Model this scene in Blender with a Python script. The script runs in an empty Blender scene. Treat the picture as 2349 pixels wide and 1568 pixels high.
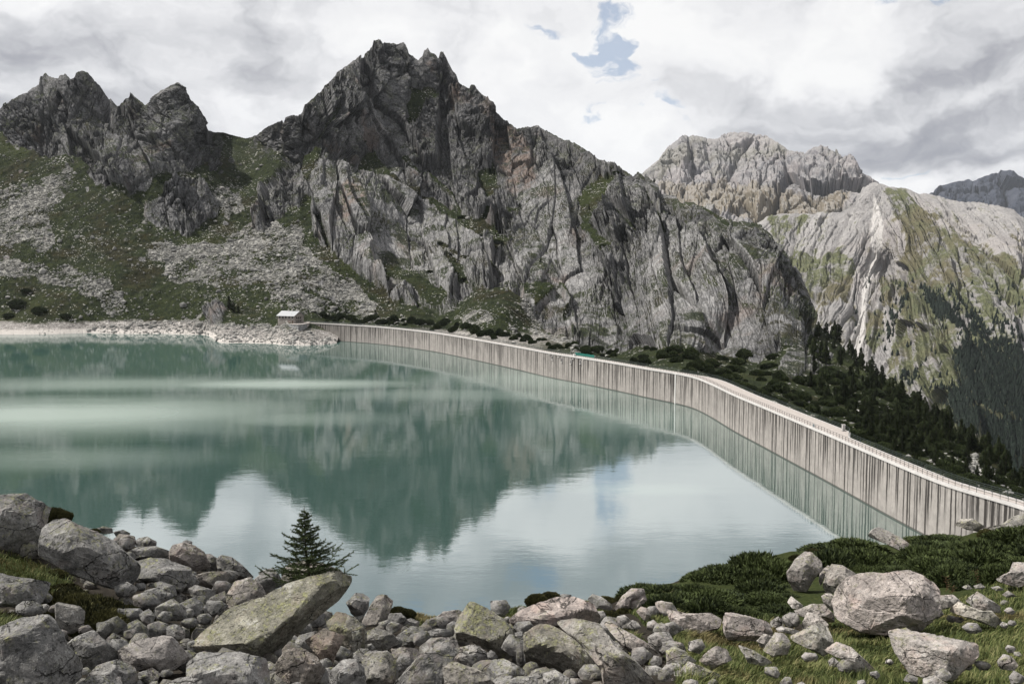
import bpy, math, random
import numpy as np
from mathutils import Vector, Matrix

random.seed(7); RNG = np.random.default_rng(7)
R = math.radians
scene = bpy.context.scene

# ------------------------------------------------------------------ camera
FP = 35/36*2349.0            # focal length in units of a 2349 x 1568 frame
CU, CV, V0 = 1174.5, 784.0, 610.0
TILT = math.atan((CV-V0)/FP)
CAM = np.array([0.0, 0.0, 60.0])   # the lake surface is z = 0
cam = bpy.data.cameras.new('camera'); cam_o = bpy.data.objects.new('camera', cam)
scene.collection.objects.link(cam_o)
cam.lens = 35; cam.sensor_width = 36; cam.clip_start = 0.1; cam.clip_end = 60000
cam_o.location = CAM; cam_o.rotation_euler = (math.pi/2-TILT, 0, 0)
scene.camera = cam_o
scene.cycles.max_bounces = 5; scene.cycles.diffuse_bounces = 2; scene.cycles.glossy_bounces = 3; scene.cycles.volume_bounces = 0
scene.cycles.use_adaptive_sampling = True; scene.cycles.adaptive_threshold = 0.015

# ------------------------------------------------------------------ sun and sky
SUN_DIR = np.array([-0.60, 0.10, 0.79]); SUN_DIR /= np.linalg.norm(SUN_DIR)
SUN_EL = math.asin(SUN_DIR[2]); SUN_AZ = math.atan2(SUN_DIR[0], SUN_DIR[1])
sun = bpy.data.lights.new('sun', 'SUN'); sun_o = bpy.data.objects.new('sun', sun)
scene.collection.objects.link(sun_o)
sun.energy = 4.6; sun.angle = R(2.5); sun.color = (1.0, 0.955, 0.89)
sun_o.rotation_euler = Vector(SUN_DIR).to_track_quat('Z', 'Y').to_euler()
scene.view_settings.view_transform = 'Standard'
scene.view_settings.look = 'None'
scene.view_settings.exposure = 0.62
scene.view_settings.gamma = 1.0

ALB = 0.76
class G:
    """small helper for node graphs"""
    def __init__(s, tree): s.t = tree; s.n = tree.nodes; s.l = tree.links; s.n.clear()
    def node(s, typ, **kw):
        n = s.n.new(typ)
        for k, v in kw.items(): setattr(n, k, v)
        return n
    def put(s, n, i, v):
        if v is None: return
        k = n.inputs[i]
        if isinstance(v, bpy.types.NodeSocket): s.l.new(v, k)
        elif isinstance(v, (tuple, list)) and k.type == 'RGBA': k.default_value = (*v[:3], 1)
        else: k.default_value = v
    def m(s, op, a, b=None, c=None, clamp=False):
        n = s.node('ShaderNodeMath', operation=op, use_clamp=clamp)
        s.put(n, 0, a); s.put(n, 1, b); s.put(n, 2, c); return n.outputs[0]
    def add(s, a, b): return s.m('ADD', a, b)
    def sub(s, a, b): return s.m('SUBTRACT', a, b)
    def mul(s, a, b): return s.m('MULTIPLY', a, b)
    def mx(s, a, b): return s.m('MAXIMUM', a, b)
    def ss(s, x, a, b):      # smoothstep from a to b (a may exceed b)
        n = s.node('ShaderNodeMapRange', interpolation_type='SMOOTHSTEP')
        inv = a > b
        s.put(n, 0, x); s.put(n, 1, min(a, b)); s.put(n, 2, max(a, b))
        s.put(n, 3, 1.0 if inv else 0.0); s.put(n, 4, 0.0 if inv else 1.0); return n.outputs[0]
    def mix(s, f, a, b, blend='MIX'):
        n = s.node('ShaderNodeMix', data_type='RGBA', blend_type=blend)
        s.put(n, 0, f); s.put(n, 6, a); s.put(n, 7, b); return n.outputs[2]
    def vm(s, v, k):
        n = s.node('ShaderNodeVectorMath', operation='MULTIPLY'); s.put(n, 0, v); s.put(n, 1, k); return n.outputs[0]
    def va(s, v, k):
        n = s.node('ShaderNodeVectorMath', operation='ADD'); s.put(n, 0, v); s.put(n, 1, k); return n.outputs[0]
    def noise(s, v, scale, detail=4, rough=0.55, dist=0.0, out=0):
        n = s.node('ShaderNodeTexNoise'); s.put(n, 'Vector', v); s.put(n, 'Scale', scale)
        s.put(n, 'Detail', detail); s.put(n, 'Roughness', rough); s.put(n, 'Distortion', dist); return n.outputs[out]
    def voro(s, v, scale, feature='F1', out='Color', rnd=1.0):
        n = s.node('ShaderNodeTexVoronoi', feature=feature); s.put(n, 'Vector', v); s.put(n, 'Scale', scale)
        s.put(n, 'Randomness', rnd); return n.outputs[out]
    def ramp(s, x, stops):
        n = s.node('ShaderNodeValToRGB'); e = n.color_ramp.elements
        while len(e) < len(stops): e.new(0.5)
        for k, (p, c) in zip(e, stops): k.position = p; k.color = (*c, 1)
        s.put(n, 0, x); return n.outputs[0]
    def attr(s, name, out='Fac'):
        return s.node('ShaderNodeAttribute', attribute_name=name).outputs[out]
    def sep(s, v):
        n = s.node('ShaderNodeSeparateXYZ'); s.put(n, 0, v); return n.outputs
    def comb(s, x, y, z):
        n = s.node('ShaderNodeCombineXYZ'); s.put(n, 0, x); s.put(n, 1, y); s.put(n, 2, z); return n.outputs[0]
    def bump(s, h, strength, dist, nrm=None):
        n = s.node('ShaderNodeBump'); s.put(n, 'Height', h); s.put(n, 'Strength', strength); s.put(n, 'Distance', dist)
        if nrm is not None: s.put(n, 'Normal', nrm)
        return n.outputs[0]
    def bsdf(s, col, rough=0.9, spec=0.2, nrm=None, **kw):
        col = s.mix(1.0, col, (ALB,)*3, 'MULTIPLY'); n = s.node('ShaderNodeBsdfPrincipled'); s.put(n, 'Base Color', col); s.put(n, 'Roughness', rough)
        s.put(n, 'Specular IOR Level', spec)
        if nrm is not None: s.put(n, 'Normal', nrm)
        for k, v in kw.items(): s.put(n, k, v)
        return n.outputs[0]
    def out(s, sh):
        o = s.node('ShaderNodeOutputMaterial'); s.l.new(sh, o.inputs[0])

def new_mat(name):
    m = bpy.data.materials.new(name); m.use_nodes = True
    return m, G(m.node_tree)

# ------------------------------------------------------------------ image point -> place
def ray(u, v):
    u = np.asarray(u, float); v = np.asarray(v, float)
    x = (u-CU)/FP; yc = -(v-CV)/FP
    return np.stack([x, math.cos(TILT)+yc*math.sin(TILT), -math.sin(TILT)+yc*math.cos(TILT)], -1)
def at_y(u, v, Y):
    d = ray(u, v); k = np.asarray(Y, float)/d[..., 1]
    return CAM + d*k[..., None]
def at_z(u, v, z):
    d = ray(u, v); k = (z-CAM[2])/d[..., 2]
    return CAM + d*k[..., None]

def azel(u, v):
    d = ray(u, v); return math.atan2(d[0], d[1]), math.asin(d[2]/np.linalg.norm(d))

# ------------------------------------------------------------------ sky: clouds over a physical sky
BILC, BILK = .80, .42
def build_world():
    w = bpy.data.worlds.new('World'); scene.world = w; w.use_nodes = True
    g = G(w.node_tree)
    sky = g.node('ShaderNodeTexSky', sky_type='NISHITA', sun_disc=False)
    sky.sun_elevation = SUN_EL; sky.sun_rotation = SUN_AZ; sky.altitude = 2000
    d = g.node('ShaderNodeTexCoord').outputs['Generated']
    x, y, z = g.sep(d)
    az = g.m('ARCTAN2', x, y); el = g.m('ARCSINE', z)
    # cloud coordinates: bases flatten towards the horizon
    zz = g.mx(g.add(z, 0.10), 0.04)
    pv = g.comb(g.m('DIVIDE', x, zz), g.m('DIVIDE', y, zz), 0.0)
    big = g.noise(pv, 0.55, 6, 0.55, 0.3)
    sv = g.comb(g.mul(az, 1.0), g.mul(el, 1.45), 3.0)
    warp = g.noise(sv, 5.0, 5, 0.6, 0.0, out=1)
    wv = g.va(sv, g.vm(g.va(warp, (-0.5, -0.5, -0.5)), (0.28, 0.20, 0.0)))
    fine = g.noise(wv, 7.0, 9, 0.6)
    det = g.noise(wv, 22.0, 6, 0.6)
    bn = g.node('ShaderNodeTexVoronoi', feature='SMOOTH_F1'); g.put(bn, 'Vector', wv); g.put(bn, 'Scale', 9.0); g.put(bn, 'Detail', 4.0); g.put(bn, 'Roughness', .55); g.put(bn, 'Smoothness', .35)
    bil = bn.outputs['Distance']
    lump = g.noise(wv, 3.0, 7, 0.5, 0.6)
    wx, wy, _ = g.sep(wv)
    def blob(u, v, ru, rv, soft=1.0):
        a, e = azel(u, v)
        dx = g.m('DIVIDE', g.sub(wx, a), ru/FP); dy = g.m('DIVIDE', g.sub(wy, e*1.45), rv/FP*1.45)
        q = g.add(g.mul(dx, dx), g.mul(dy, dy))
        return g.ss(g.m('SQRT', q), 1.7*soft, 0.1)
    # openings where the blue shows
    holes = None
    for b in [(1235,82,75,20),(1440,45,70,34),(1450,95,40,26),(1395,118,40,14),(1400,195,46,34),(1455,215,40,26),(1375,245,30,20),
              (1500,272,85,24),(1395,282,50,16),(1560,290,40,12),(2090,-6,60,16),(2235,-2,60,26),(1930,475,60,14),(2050,388,90,10),
              (1420,150,50,30),(1265,-140,130,50),(1560,-200,140,40),(1430,-20,90,30),(1000,-260,200,50),(1800,-330,300,60),(-400,150,160,60),(2900,120,200,50)]:
        bb = blob(b[0], b[1], b[2]*.8, b[3]*.8); holes = bb if holes is None else g.mx(holes, bb)
    wisp = g.noise(g.va(wv, (4, 2, 0)), 15.0, 9, 0.66)
    hole = g.ss(g.add(g.mul(holes, 0.72), g.add(g.mul(g.sub(fine, 0.5), 1.6), g.mul(g.sub(wisp, .5), 4.5))), 0.34, 1.02)
    hole = g.mul(hole, g.ss(holes, 0.0, .2))
    hole = g.mx(hole, g.ss(g.add(g.mul(g.sub(big, 0.5), 1.0), g.mul(g.ss(el, 0.42, 0.9), 0.1)), 0.16, 0.34))
    # grey undersides and bright tops
    dark = None
    for b, k in [((2020,330,300,42),1.0),((2290,385,160,24),.8),((1780,215,330,36),.45),((1900,275,260,22),.55),((2330,110,230,50),.22),((2260,150,150,26),.35),
              ((120,105,300,46),.46),((420,62,300,28),.2),((330,262,420,26),.28),((1100,45,240,30),.28),((640,150,500,60),.20),
              ((2280,260,180,30),.6),((2080,190,170,30),.3),((1250,190,200,60),.10),((0,260,140,30),.22),((1250,-110,200,70),.8),((1620,-60,220,40),.4),((1174,-300,1900,190),.75),((1900,-150,200,70),.4),((600,-90,220,60),.35),((900,-160,200,60),.3)]:
        bb = g.mul(blob(*b), k); dark = bb if dark is None else g.add(dark, bb)
    lite = None
    for b, k in [((1650,120,330,130),.7),((1950,80,220,80),.5),((1420,330,180,50),.6),((1300,240,200,60),.35),((2200,190,120,40),.3),((600,250,250,60),.25),((2060,420,300,24),.3),((2150,290,120,30),.4),((2090,60,60,60),.4)]:
        bb = g.mul(blob(*b), k); lite = bb if lite is None else g.add(lite, bb)
    tex = g.add(g.mul(g.sub(fine, 0.5), .62), g.add(g.mul(g.sub(det, 0.5), 0.42), g.add(g.mul(g.sub(big, 0.5), 0.12), g.add(g.mul(g.sub(lump, .5), .72), g.mul(g.sub(BILC, bil), BILK)))))
    s = g.add(g.sub(g.add(0.81, g.mul(lite, 0.20)), g.mul(dark, 0.66)), tex)
    cloud = g.ramp(s, [(0.0, (.27,.28,.32)), (0.22, (.40,.405,.44)), (0.45, (.62,.625,.65)), (0.7, (.84,.84,.855)), (0.98, (.95,.948,.945))])
    # physical sky, scaled, for the gaps
    bg1 = g.node('ShaderNodeBackground'); g.put(bg1, 0, g.mix(0.25, sky.outputs[0], (2.2,3.6,6.0))); g.put(bg1, 1, 0.068)
    bg2 = g.node('ShaderNodeBackground'); g.put(bg2, 0, cloud); g.put(bg2, 1, 0.65)
    ms = g.node('ShaderNodeMixShader'); g.put(ms, 0, g.mul(hole, 0.66))
    g.l.new(bg2.outputs[0], ms.inputs[1]); g.l.new(bg1.outputs[0], ms.inputs[2])
    o = g.node('ShaderNodeOutputWorld'); g.l.new(ms.outputs[0], o.inputs[0])
    w.cycles.sampling_method = 'MANUAL'; w.cycles.sample_map_resolution = 1024
build_world()

# ------------------------------------------------------------------ scene bookkeeping
COL = scene.collection
def tag(o, label=None, cat=None, group=None, kind=None):
    if label: o['label'] = label
    if cat: o['category'] = cat
    if group: o['group'] = group
    if kind: o['kind'] = kind
    return o
def link(name, me, mat=None, parent=None, loc=None):
    o = bpy.data.objects.new(name, me); COL.objects.link(o)
    if mat is not None and me is not None and not me.materials: me.materials.append(mat)
    if parent is not None: o.parent = parent
    if loc is not None: o.location = loc
    return o
def empty(name, loc=(0,0,0), rz=0.0):
    o = bpy.data.objects.new(name, None); COL.objects.link(o)
    o.location = loc; o.rotation_euler = (0, 0, rz); o.empty_display_size = 0.3; return o
def np_mesh(name, V, F, smooth=False, attrs=None):
    """V (n,3), F (m,k) with k 3 or 4"""
    me = bpy.data.meshes.new(name)
    V = np.ascontiguousarray(V, np.float32); F = np.ascontiguousarray(F, np.int32)
    k = F.shape[1]
    me.vertices.add(len(V)); me.vertices.foreach_set('co', V.ravel())
    me.loops.add(F.size); me.loops.foreach_set('vertex_index', F.ravel())
    me.polygons.add(len(F)); me.polygons.foreach_set('loop_start', np.arange(0, F.size, k, dtype=np.int32))
    me.polygons.foreach_set('use_smooth', np.full(len(F), smooth, bool))
    if attrs:
        for nm, a in attrs.items():
            at = me.attributes.new(nm, 'FLOAT', 'POINT'); at.data.foreach_set('value', np.ascontiguousarray(a, np.float32).ravel())
    me.update(calc_edges=True); return me
def grid_faces(nc, nr, flip=False):
    i, j = np.meshgrid(np.arange(nc-1), np.arange(nr-1), indexing='ij')
    a = (i*nr+j).ravel(); b = a+1; c = a+nr+1; d = a+nr
    return np.stack([a, d, c, b] if flip else [a, b, c, d], 1)

class MB:
    """collects simple solids into one mesh"""
    def __init__(s): s.v = []; s.f = []
    def add(s, vs, fs):
        o = len(s.v); s.v += [tuple(map(float, p)) for p in vs]; s.f += [tuple(i+o for i in f) for f in fs]
    def box(s, c, sx, sy, sz, ax=None):
        c = np.asarray(c, float); ax = np.eye(3) if ax is None else np.asarray(ax, float)
        vs = []
        for dz in (-.5, .5):
            for dx, dy in ((-.5,-.5),(.5,-.5),(.5,.5),(-.5,.5)):
                vs.append(c + ax[0]*dx*sx + ax[1]*dy*sy + ax[2]*dz*sz)
        s.add(vs, [(3,2,1,0),(4,5,6,7),(0,1,5,4),(1,2,6,5),(2,3,7,6),(3,0,4,7)])
    def bar(s, a, b, r, n=5, r2=None):
        a = np.asarray(a, float); b = np.asarray(b, float); r2 = r if r2 is None else r2
        d = b-a; L = np.linalg.norm(d)
        if L < 1e-6: return
        d /= L; h = np.array([0,0,1.]) if abs(d[2]) < .9 else np.array([1.,0,0])
        p = np.cross(d, h); p /= np.linalg.norm(p); q = np.cross(d, p)
        vs = []
        for c, rr in ((a, r), (b, r2)):
            for k in range(n):
                t = 2*math.pi*k/n; vs.append(c+rr*(math.cos(t)*p+math.sin(t)*q))
        fs = [(k, (k+1) % n, n+(k+1) % n, n+k) for k in range(n)] + [tuple(range(n))[::-1], tuple(range(n, 2*n))]
        s.add(vs, fs)
    def build(s, name, mat, parent=None, smooth=False):
        me = bpy.data.meshes.new(name); me.from_pydata(s.v, [], s.f)
        if smooth:
            for p in me.polygons: p.use_smooth = True
        me.update(); return link(name, me, mat, parent)

# ------------------------------------------------------------------ vectorised noise
GR = np.random.default_rng(1234).normal(size=(256, 3)); GR /= np.linalg.norm(GR, axis=1)[:, None]; GR = GR.astype(np.float32)
def _h(ix, iy, iz, seed):
    h = (ix.astype(np.int64)*374761393 + iy.astype(np.int64)*668265263 + iz.astype(np.int64)*2147483647 + seed*974634777) & 0xffffffff
    h = ((h ^ (h >> 13))*1274126177) & 0xffffffff
    return h ^ (h >> 16)
def perlin(x, y, z, seed=0):
    x = np.asarray(x, np.float64); y = np.asarray(y, np.float64); z = np.asarray(z, np.float64)
    xi = np.floor(x); yi = np.floor(y); zi = np.floor(z)
    fx = (x-xi).astype(np.float32); fy = (y-yi).astype(np.float32); fz = (z-zi).astype(np.float32)
    ux = fx*fx*fx*(fx*(fx*6-15)+10); uy = fy*fy*fy*(fy*(fy*6-15)+10); uz = fz*fz*fz*(fz*(fz*6-15)+10)
    out = 0
    for a in (0, 1):
        for b in (0, 1):
            for c in (0, 1):
                g = GR[_h(xi+a, yi+b, zi+c, seed) & 255]
                d = g[..., 0]*(fx-a)+g[..., 1]*(fy-b)+g[..., 2]*(fz-c)
                out = out + d*(ux if a else 1-ux)*(uy if b else 1-uy)*(uz if c else 1-uz)
    return out*1.5
def fbm(x, y, z, oct=5, lac=2.03, gain=0.5, seed=0):
    s = 0; a = 1; t = 0
    for k in range(oct):
        s = s + a*perlin(x, y, z, seed+k); t += a; a *= gain; x = x*lac; y = y*lac; z = z*lac
    return s/t
def ridged(x, y, z, oct=4, lac=2.1, gain=0.5, seed=0):
    s = 0; a = 1; t = 0
    for k in range(oct):
        s = s + a*(1-np.abs(perlin(x, y, z, seed+k))*2); t += a; a *= gain; x = x*lac; y = y*lac; z = z*lac
    return s/t
def facets(a, b, seed=0, tilt=1.0):
    """broken-rock relief: a random tilted plane per cell; also the distance to the cell border"""
    ai = np.floor(a); bi = np.floor(b)
    d1 = np.full(a.shape, 9.0); d2 = np.full(a.shape, 9.0); val = np.zeros(a.shape)
    for i in (-1, 0, 1):
        for j in (-1, 0, 1):
            h = _h(ai+i, bi+j, ai*0, seed)
            ca = ai+i+0.5+((h & 1023)/1023.0-0.5)*0.85; cb = bi+j+0.5+(((h >> 10) & 1023)/1023.0-0.5)*0.85
            da = a-ca; db = b-cb; d = np.sqrt(da*da+db*db)
            h2 = _h(ai+i, bi+j, ai*0+5, seed+11)
            ga = ((h2 & 255)/127.5-1)*tilt; gb = (((h2 >> 8) & 255)/127.5-1)*tilt; of = ((h2 >> 16) & 255)/127.5-1
            v = of*0.5+ga*da+gb*db
            near = d < d1
            d2 = np.where(near, d1, np.minimum(d2, d)); val = np.where(near, v, val); d1 = np.where(near, d, d1)
    return val, d2-d1
def smooth01(x, a, b):
    t = np.clip((x-a)/(b-a), 0, 1); return t*t*(3-2*t)
def rbf(pts, c=25.0, dlin=True):
    P = np.array([(p[0], p[1]) for p in pts], float); W = np.array([p[2] for p in pts], float)
    W = np.log(W)
    n = len(P); D = np.sqrt(((P[:, None]-P[None])**2).sum(-1)+c*c)
    A = np.zeros((n+3, n+3)); A[:n, :n] = D+np.eye(n)*-1.5; A[:n, n] = 1; A[:n, n+1:] = P; A[n, :n] = 1; A[n+1:, :n] = P.T
    w = np.linalg.solve(A, np.concatenate([W, [0, 0, 0]]))
    def f(u, v):
        s = w[n]+w[n+1]*u+w[n+2]*v
        for k in range(n): s = s+w[k]*np.sqrt((u-P[k, 0])**2+(v-P[k, 1])**2+c*c)
        return np.exp(s)
    return f
def on_grid(f, u, v, step=10.0):
    """evaluate a smooth f on a coarse grid and interpolate"""
    u0, u1, v0, v1 = u.min(), u.max(), v.min(), v.max()
    nu = int((u1-u0)/step)+2; nv = int((v1-v0)/step)+2
    gu = np.linspace(u0, u1, nu); gv = np.linspace(v0, v1, nv)
    F = f(*np.meshgrid(gu, gv, indexing='ij'))
    x = np.clip((u-u0)/(u1-u0)*(nu-1), 0, nu-1.001); y = np.clip((v-v0)/(v1-v0)*(nv-1), 0, nv-1.001)
    i = x.astype(int); j = y.astype(int); x -= i; y -= j
    return F[i, j]*(1-x)*(1-y)+F[i+1, j]*x*(1-y)+F[i, j+1]*(1-x)*y+F[i+1, j+1]*x*y
def inpoly(u, v, poly):
    c = np.zeros(u.shape, bool); n = len(poly)
    for k in range(n):
        x1, y1 = poly[k]; x2, y2 = poly[(k+1) % n]
        if y1 == y2: continue
        m = ((y1 > v) != (y2 > v)) & (u < (x2-x1)*(v-y1)/(y2-y1)+x1)
        c ^= m
    return c
def gnormals(P):
    du = np.gradient(P, axis=0); dv = np.gradient(P, axis=1)
    N = np.cross(du, dv); N /= np.linalg.norm(N, axis=-1, keepdims=True)+1e-9
    N[N[..., 1] > 0] *= -1   # faces the viewer's side
    return N
def blur(A, k, axis):
    if k < 1: return A
    pad = [(0, 0)]*A.ndim; pad[axis] = (k+1, k)
    c = np.cumsum(np.pad(A, pad, mode='edge'), axis=axis)
    n = A.shape[axis]
    return (np.take(c, np.arange(2*k+1, 2*k+1+n), axis=axis)-np.take(c, np.arange(0, n), axis=axis))/(2*k+1)
def zc(pts, s, u0, v0): return [(x*s+u0, y*s+v0) for x, y in pts]
# ------------------------------------------------------------------ dam line
HC = 13.6
crest_px = [(703,739.5),(770,743),(870,749),(970,759),(1040,769),(1111,781),(1185,794),(1260,808),(1340,820),(1415,832),(1490,845),(1547,854),(1591,863),
            (1630,878),(1685,904),(1750,931),(1814,958),(1900,994),(1997,1036),(2089,1075),(2182,1112),(2294,1144),(2349,1161)]
cp = np.array([at_z(u, v, HC)[:2] for u, v in crest_px])
cp = np.vstack([cp[0]+(cp[0]-cp[1])*0.12, cp, [cp[-1]+(3.2, -14)], [cp[-1]+(7.5, -30)], [cp[-1]+(14, -50)]])
def catmull(P, step):
    out = []
    Q = np.vstack([2*P[0]-P[1], P, 2*P[-1]-P[-2]])
    for k in range(len(P)-1):
        a, b, c, d = Q[k:k+4]; L = np.linalg.norm(c-b); n = max(2, int(L/step))
        t = (np.arange(n)/n)[:, None]
        out.append(0.5*((2*b)+(c-a)*t+(2*a-5*b+4*c-d)*t*t+(3*b-a-3*c+d)*t**3))
    out.append(P[-1:]); return np.vstack(out)
def smooth_line(P, n=4):
    for _ in range(n): P[1:-1] = (P[:-2]+2*P[1:-1]+P[2:])/4
    return P
DL = smooth_line(catmull(cp, 1.5), 18)
def resample(P, step):
    s = np.concatenate([[0], np.cumsum(np.linalg.norm(np.diff(P, axis=0), axis=1))])
    t = np.arange(0, s[-1], step); return np.stack([np.interp(t, s, P[:, 0]), np.interp(t, s, P[:, 1])], 1), t
DL, DS = resample(DL, 1.0)
DT = np.gradient(DL, axis=0); DT /= np.linalg.norm(DT, axis=1)[:, None]
DN = np.stack([DT[:, 1], -DT[:, 0]], 1)          # towards the lake
if DN[0] @ np.array([0, -1.0]) < 0: DN = -DN
def proj_u(p): return CU+p[..., 0]/p[..., 1]*FP*(math.cos(TILT)) # near enough for picking places
# width of the walkway: a wider stretch after the bend
DPU = CU + DL[:, 0]/(DL[:, 1]*math.cos(TILT)+(60-HC)*math.sin(TILT))*FP
DW = 3.1 + 4.0*smooth01(DPU, 1560, 1625)*(1-smooth01(DPU, 1886, 1926))

# ------------------------------------------------------------------ the mountainside behind the lake
SK4 = zc([(-430,330),(-250,300),(-120,380),(0,395),(25,370),(60,345),(100,320),(130,315),(150,300),(190,275),(200,235),(225,222),(250,240),(285,245),(300,230),(320,228),(345,250),(365,240),
 (375,215),(400,210),(430,220),(460,250),(490,275),(520,310),(550,350),(580,380),(600,370),(620,345),(640,340),(650,320),(665,345),(690,360),(712,380),(730,370),
 (760,345),(800,310),(840,290),(880,282),(905,295),(920,330),(950,370),(985,420),(1010,460),(1030,505),(1060,515),(1100,515),(1130,525),(1170,535),(1210,545),
 (1250,535),(1275,520),(1310,490),(1350,470),(1385,455),(1395,480),(1405,440),(1440,425),(1470,435),(1490,420),(1500,385),(1560,330),(1610,280),(1670,220),
 (1740,170),(1800,130),(1835,90)], .46557, 0, 63.5)
SK5 = zc([(440,60),(465,57),(480,75),(510,72),(540,75),(575,65),(590,90),(600,120),(640,150),(660,130),(668,105),(685,93),(697,115),(715,120),(733,140),
 (740,110),(755,105),(770,130),(790,180),(815,215),(825,245),(850,265),(873,280),(880,260),(895,258),(915,290),(950,330),(975,355),(1000,385),(1040,420),(1090,460),
 (1115,450),(1150,450),(1180,443),(1230,465),(1290,495),(1350,520),(1410,560),(1460,600),(1510,612),(1560,640),(1600,665),(1617,680),(1640,658),(1680,690),(1740,730),(1810,760)], .506, 634.9, 63.5)
SK6 = zc([(200,335),(270,370),(330,375),(400,410),(450,440),(520,455),(570,465),(610,500),(640,540),(690,590),(725,650),(750,720),(770,790),(795,835),(815,850),
 (870,900),(910,950),(950,990),(1000,1040),(1070,1080),(1130,1120),(1180,1168),(1250,1205),(1300,1235),(1350,1285),(1400,1310),(1470,1350),(1568,1415),(1750,1540),(2050,1700)], .6073, 1396.7, 238)
SK = np.array(SK4+SK5+SK6); SK = SK[np.argsort(SK[:, 0], kind='stable')]
# (u, v, distance)
CTRL = [(-200,230,1350),(0,245,1300),(100,170,1350),(190,165,1330),(270,240,1330),(300,215,1380),(330,240,1340),(400,198,1250),(440,240,1255),(480,300,1290),(500,312,1400),(560,320,1420),(610,300,1330),(660,265,1250),
 (100,350,1200),(230,390,1150),(30,380,1190),(300,330,1210),(400,300,1200),(400,470,1100),(480,400,1180),(560,400,1260),(330,420,1120),(230,300,1240),(130,260,1265),
 (0,480,1110),(200,550,1040),(400,600,1000),(0,640,955),(200,700,918),(450,650,950),(600,600,985),(0,735,905),(200,740,905),(380,740,905),(300,640,965),(100,560,1025),(560,500,1120),(640,420,1180),
 (-200,640,960),(-200,735,905),(-200,480,1110),(440,530,1060),(360,500,1080),(470,480,1120),
 (0,767,873),(200,763,896),(370,765,884),(480,769,862),(500,785,783),(600,788,770),(740,790,761),(774,786,779),(0,790,850),(300,790,858),(450,785,850),(520,800,765),(740,808,750),
 (450,745,885),(500,755,830),(560,760,815),(620,765,805),(560,735,850),(610,735,835),(640,745,812),(650,748,796),(660,750,789),(680,755,781.5),(700,756,780.5),(690,768,773),(640,750,800),(640,766,786),(720,762,780),(735,770,776),(760,780,773),(655,738,806),(700,738,822),(640,715,850),(700,710,860),(560,690,890),(620,660,910),
 (760,735,862),(800,742,855),(760,690,905),(680,620,950),(700,560,1030),(650,540,1050),
 (870,95,1440),(930,100,1440),(1015,120,1430),(1090,200,1400),(1190,290,1350),(1240,290,1330),(1350,360,1230),(1430,375,1200),(1470,400,1150),(1500,420,1120),(1620,465,1030),(1760,520,900),(1830,600,830),(1870,700,760),(1885,745,735),
 (700,380,1210),(720,500,1090),(800,620,980),(900,690,905),(1000,730,850),(1050,700,870),(1150,650,905),(1240,750,790),(1400,805,690),(1450,785,690),(1640,810,640),(1740,830,600),(1800,790,620),(1870,760,690),
 (720,260,1260),(780,200,1330),(820,140,1390),(900,250,1360),(1010,190,1400),(1050,300,1330),(950,330,1330),(840,380,1275),(900,400,1225),(960,460,1190),(1000,480,1190),(1080,520,1120),(1180,560,1060),
 (850,450,1130),(760,420,1150),(800,520,1060),(900,560,1045),(1000,600,1000),(900,640,960),(1000,680,905),(1080,620,1000),(1200,400,1230),(1120,400,1250),(1250,350,1270),(1300,470,1130),(1220,480,1130),(1260,560,1010),(1250,640,900),
 (1330,700,830),(1400,620,900),(1350,560,1000),(1420,520,1010),(1500,520,960),(1500,620,860),(1600,560,880),(1700,600,780),(1700,700,715),(1600,720,700),(1500,740,720),(1800,680,720),(1830,740,680),
 (1080,720,800),(1150,710,770),(1150,765,720),(1050,760,770),(960,755,790),(880,745,820),(1250,785,680),(1350,812,610),(1400,825,580),
 (1950,830,650),(2050,890,560),(2130,930,505),(2230,1000,440),(2349,1098,385),(2500,1190,340),(2650,1270,310),
 (1900,800,650),(1900,860,560),(1850,800,640),(1900,930,450),(1980,980,400),(2000,920,470),(1800,870,500),(1750,900,440),(1700,870,490),(1600,840,510),(1500,830,540),(2080,1010,390),(2180,1060,350),(2300,1110,325),(2349,1150,300),
 (2500,1260,280),(2650,1340,260)]
fD = rbf(CTRL, 18.0)
def crest_v(u): return np.interp(u, [p[0] for p in crest_px]+[2500, 2700], [p[1] for p in crest_px]+[1240, 1340])
CLIFFS = [ # polygons of bare rock, frame coordinates
 [(-60,200),(0,235),(100,160),(200,155),(270,235),(300,205),(340,240),(395,190),(440,210),(480,290),(505,330),(512,375),(490,390),(470,372),(440,390),(400,405),(360,395),(345,430),(300,420),(270,405),(255,385),(225,400),(200,375),(185,352),(130,350),(100,355),(60,335),(20,325),(5,290),(-60,320)],
 [(330,470),(360,455),(420,410),(470,420),(505,470),(490,500),(460,520),(435,540),(400,535),(360,520),(340,500)],
 [(195,385),(260,360),(330,400),(340,440),(300,450),(270,430),(215,420)],
 [(570,300),(640,270),(690,250),(690,240),(870,80),(930,85),(1015,100),(1060,180),(1190,280),(1240,275),(1450,370),(1480,395),(1760,510),(1880,690),(1885,750),(1850,790),(1800,800),(1740,835),(1690,815),(1640,812),(1560,800),(1510,805),(1490,790),(1460,790),(1440,800),(1400,812),(1330,790),(1280,765),(1240,745),(1210,690),(1160,655),(1090,660),(1050,700),(1000,732),(960,700),(890,680),(850,640),(800,615),(770,580),(735,560),(715,520),(720,470),(690,440),(680,480),(640,500),(590,530),(570,520),(610,470),(620,430),(650,350),(600,340)],
 [(590,430),(640,400),(680,330),(700,420),(690,480),(650,460),(630,500),(590,530),(580,500),(610,470)],
 [(1780,840),(1820,790),(1870,800),(1900,790),(1920,830),(1880,860),(1850,850),(1800,870),(1770,860)],
 [(470,715),(500,690),(520,700),(510,740),(480,745)],
]
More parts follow.
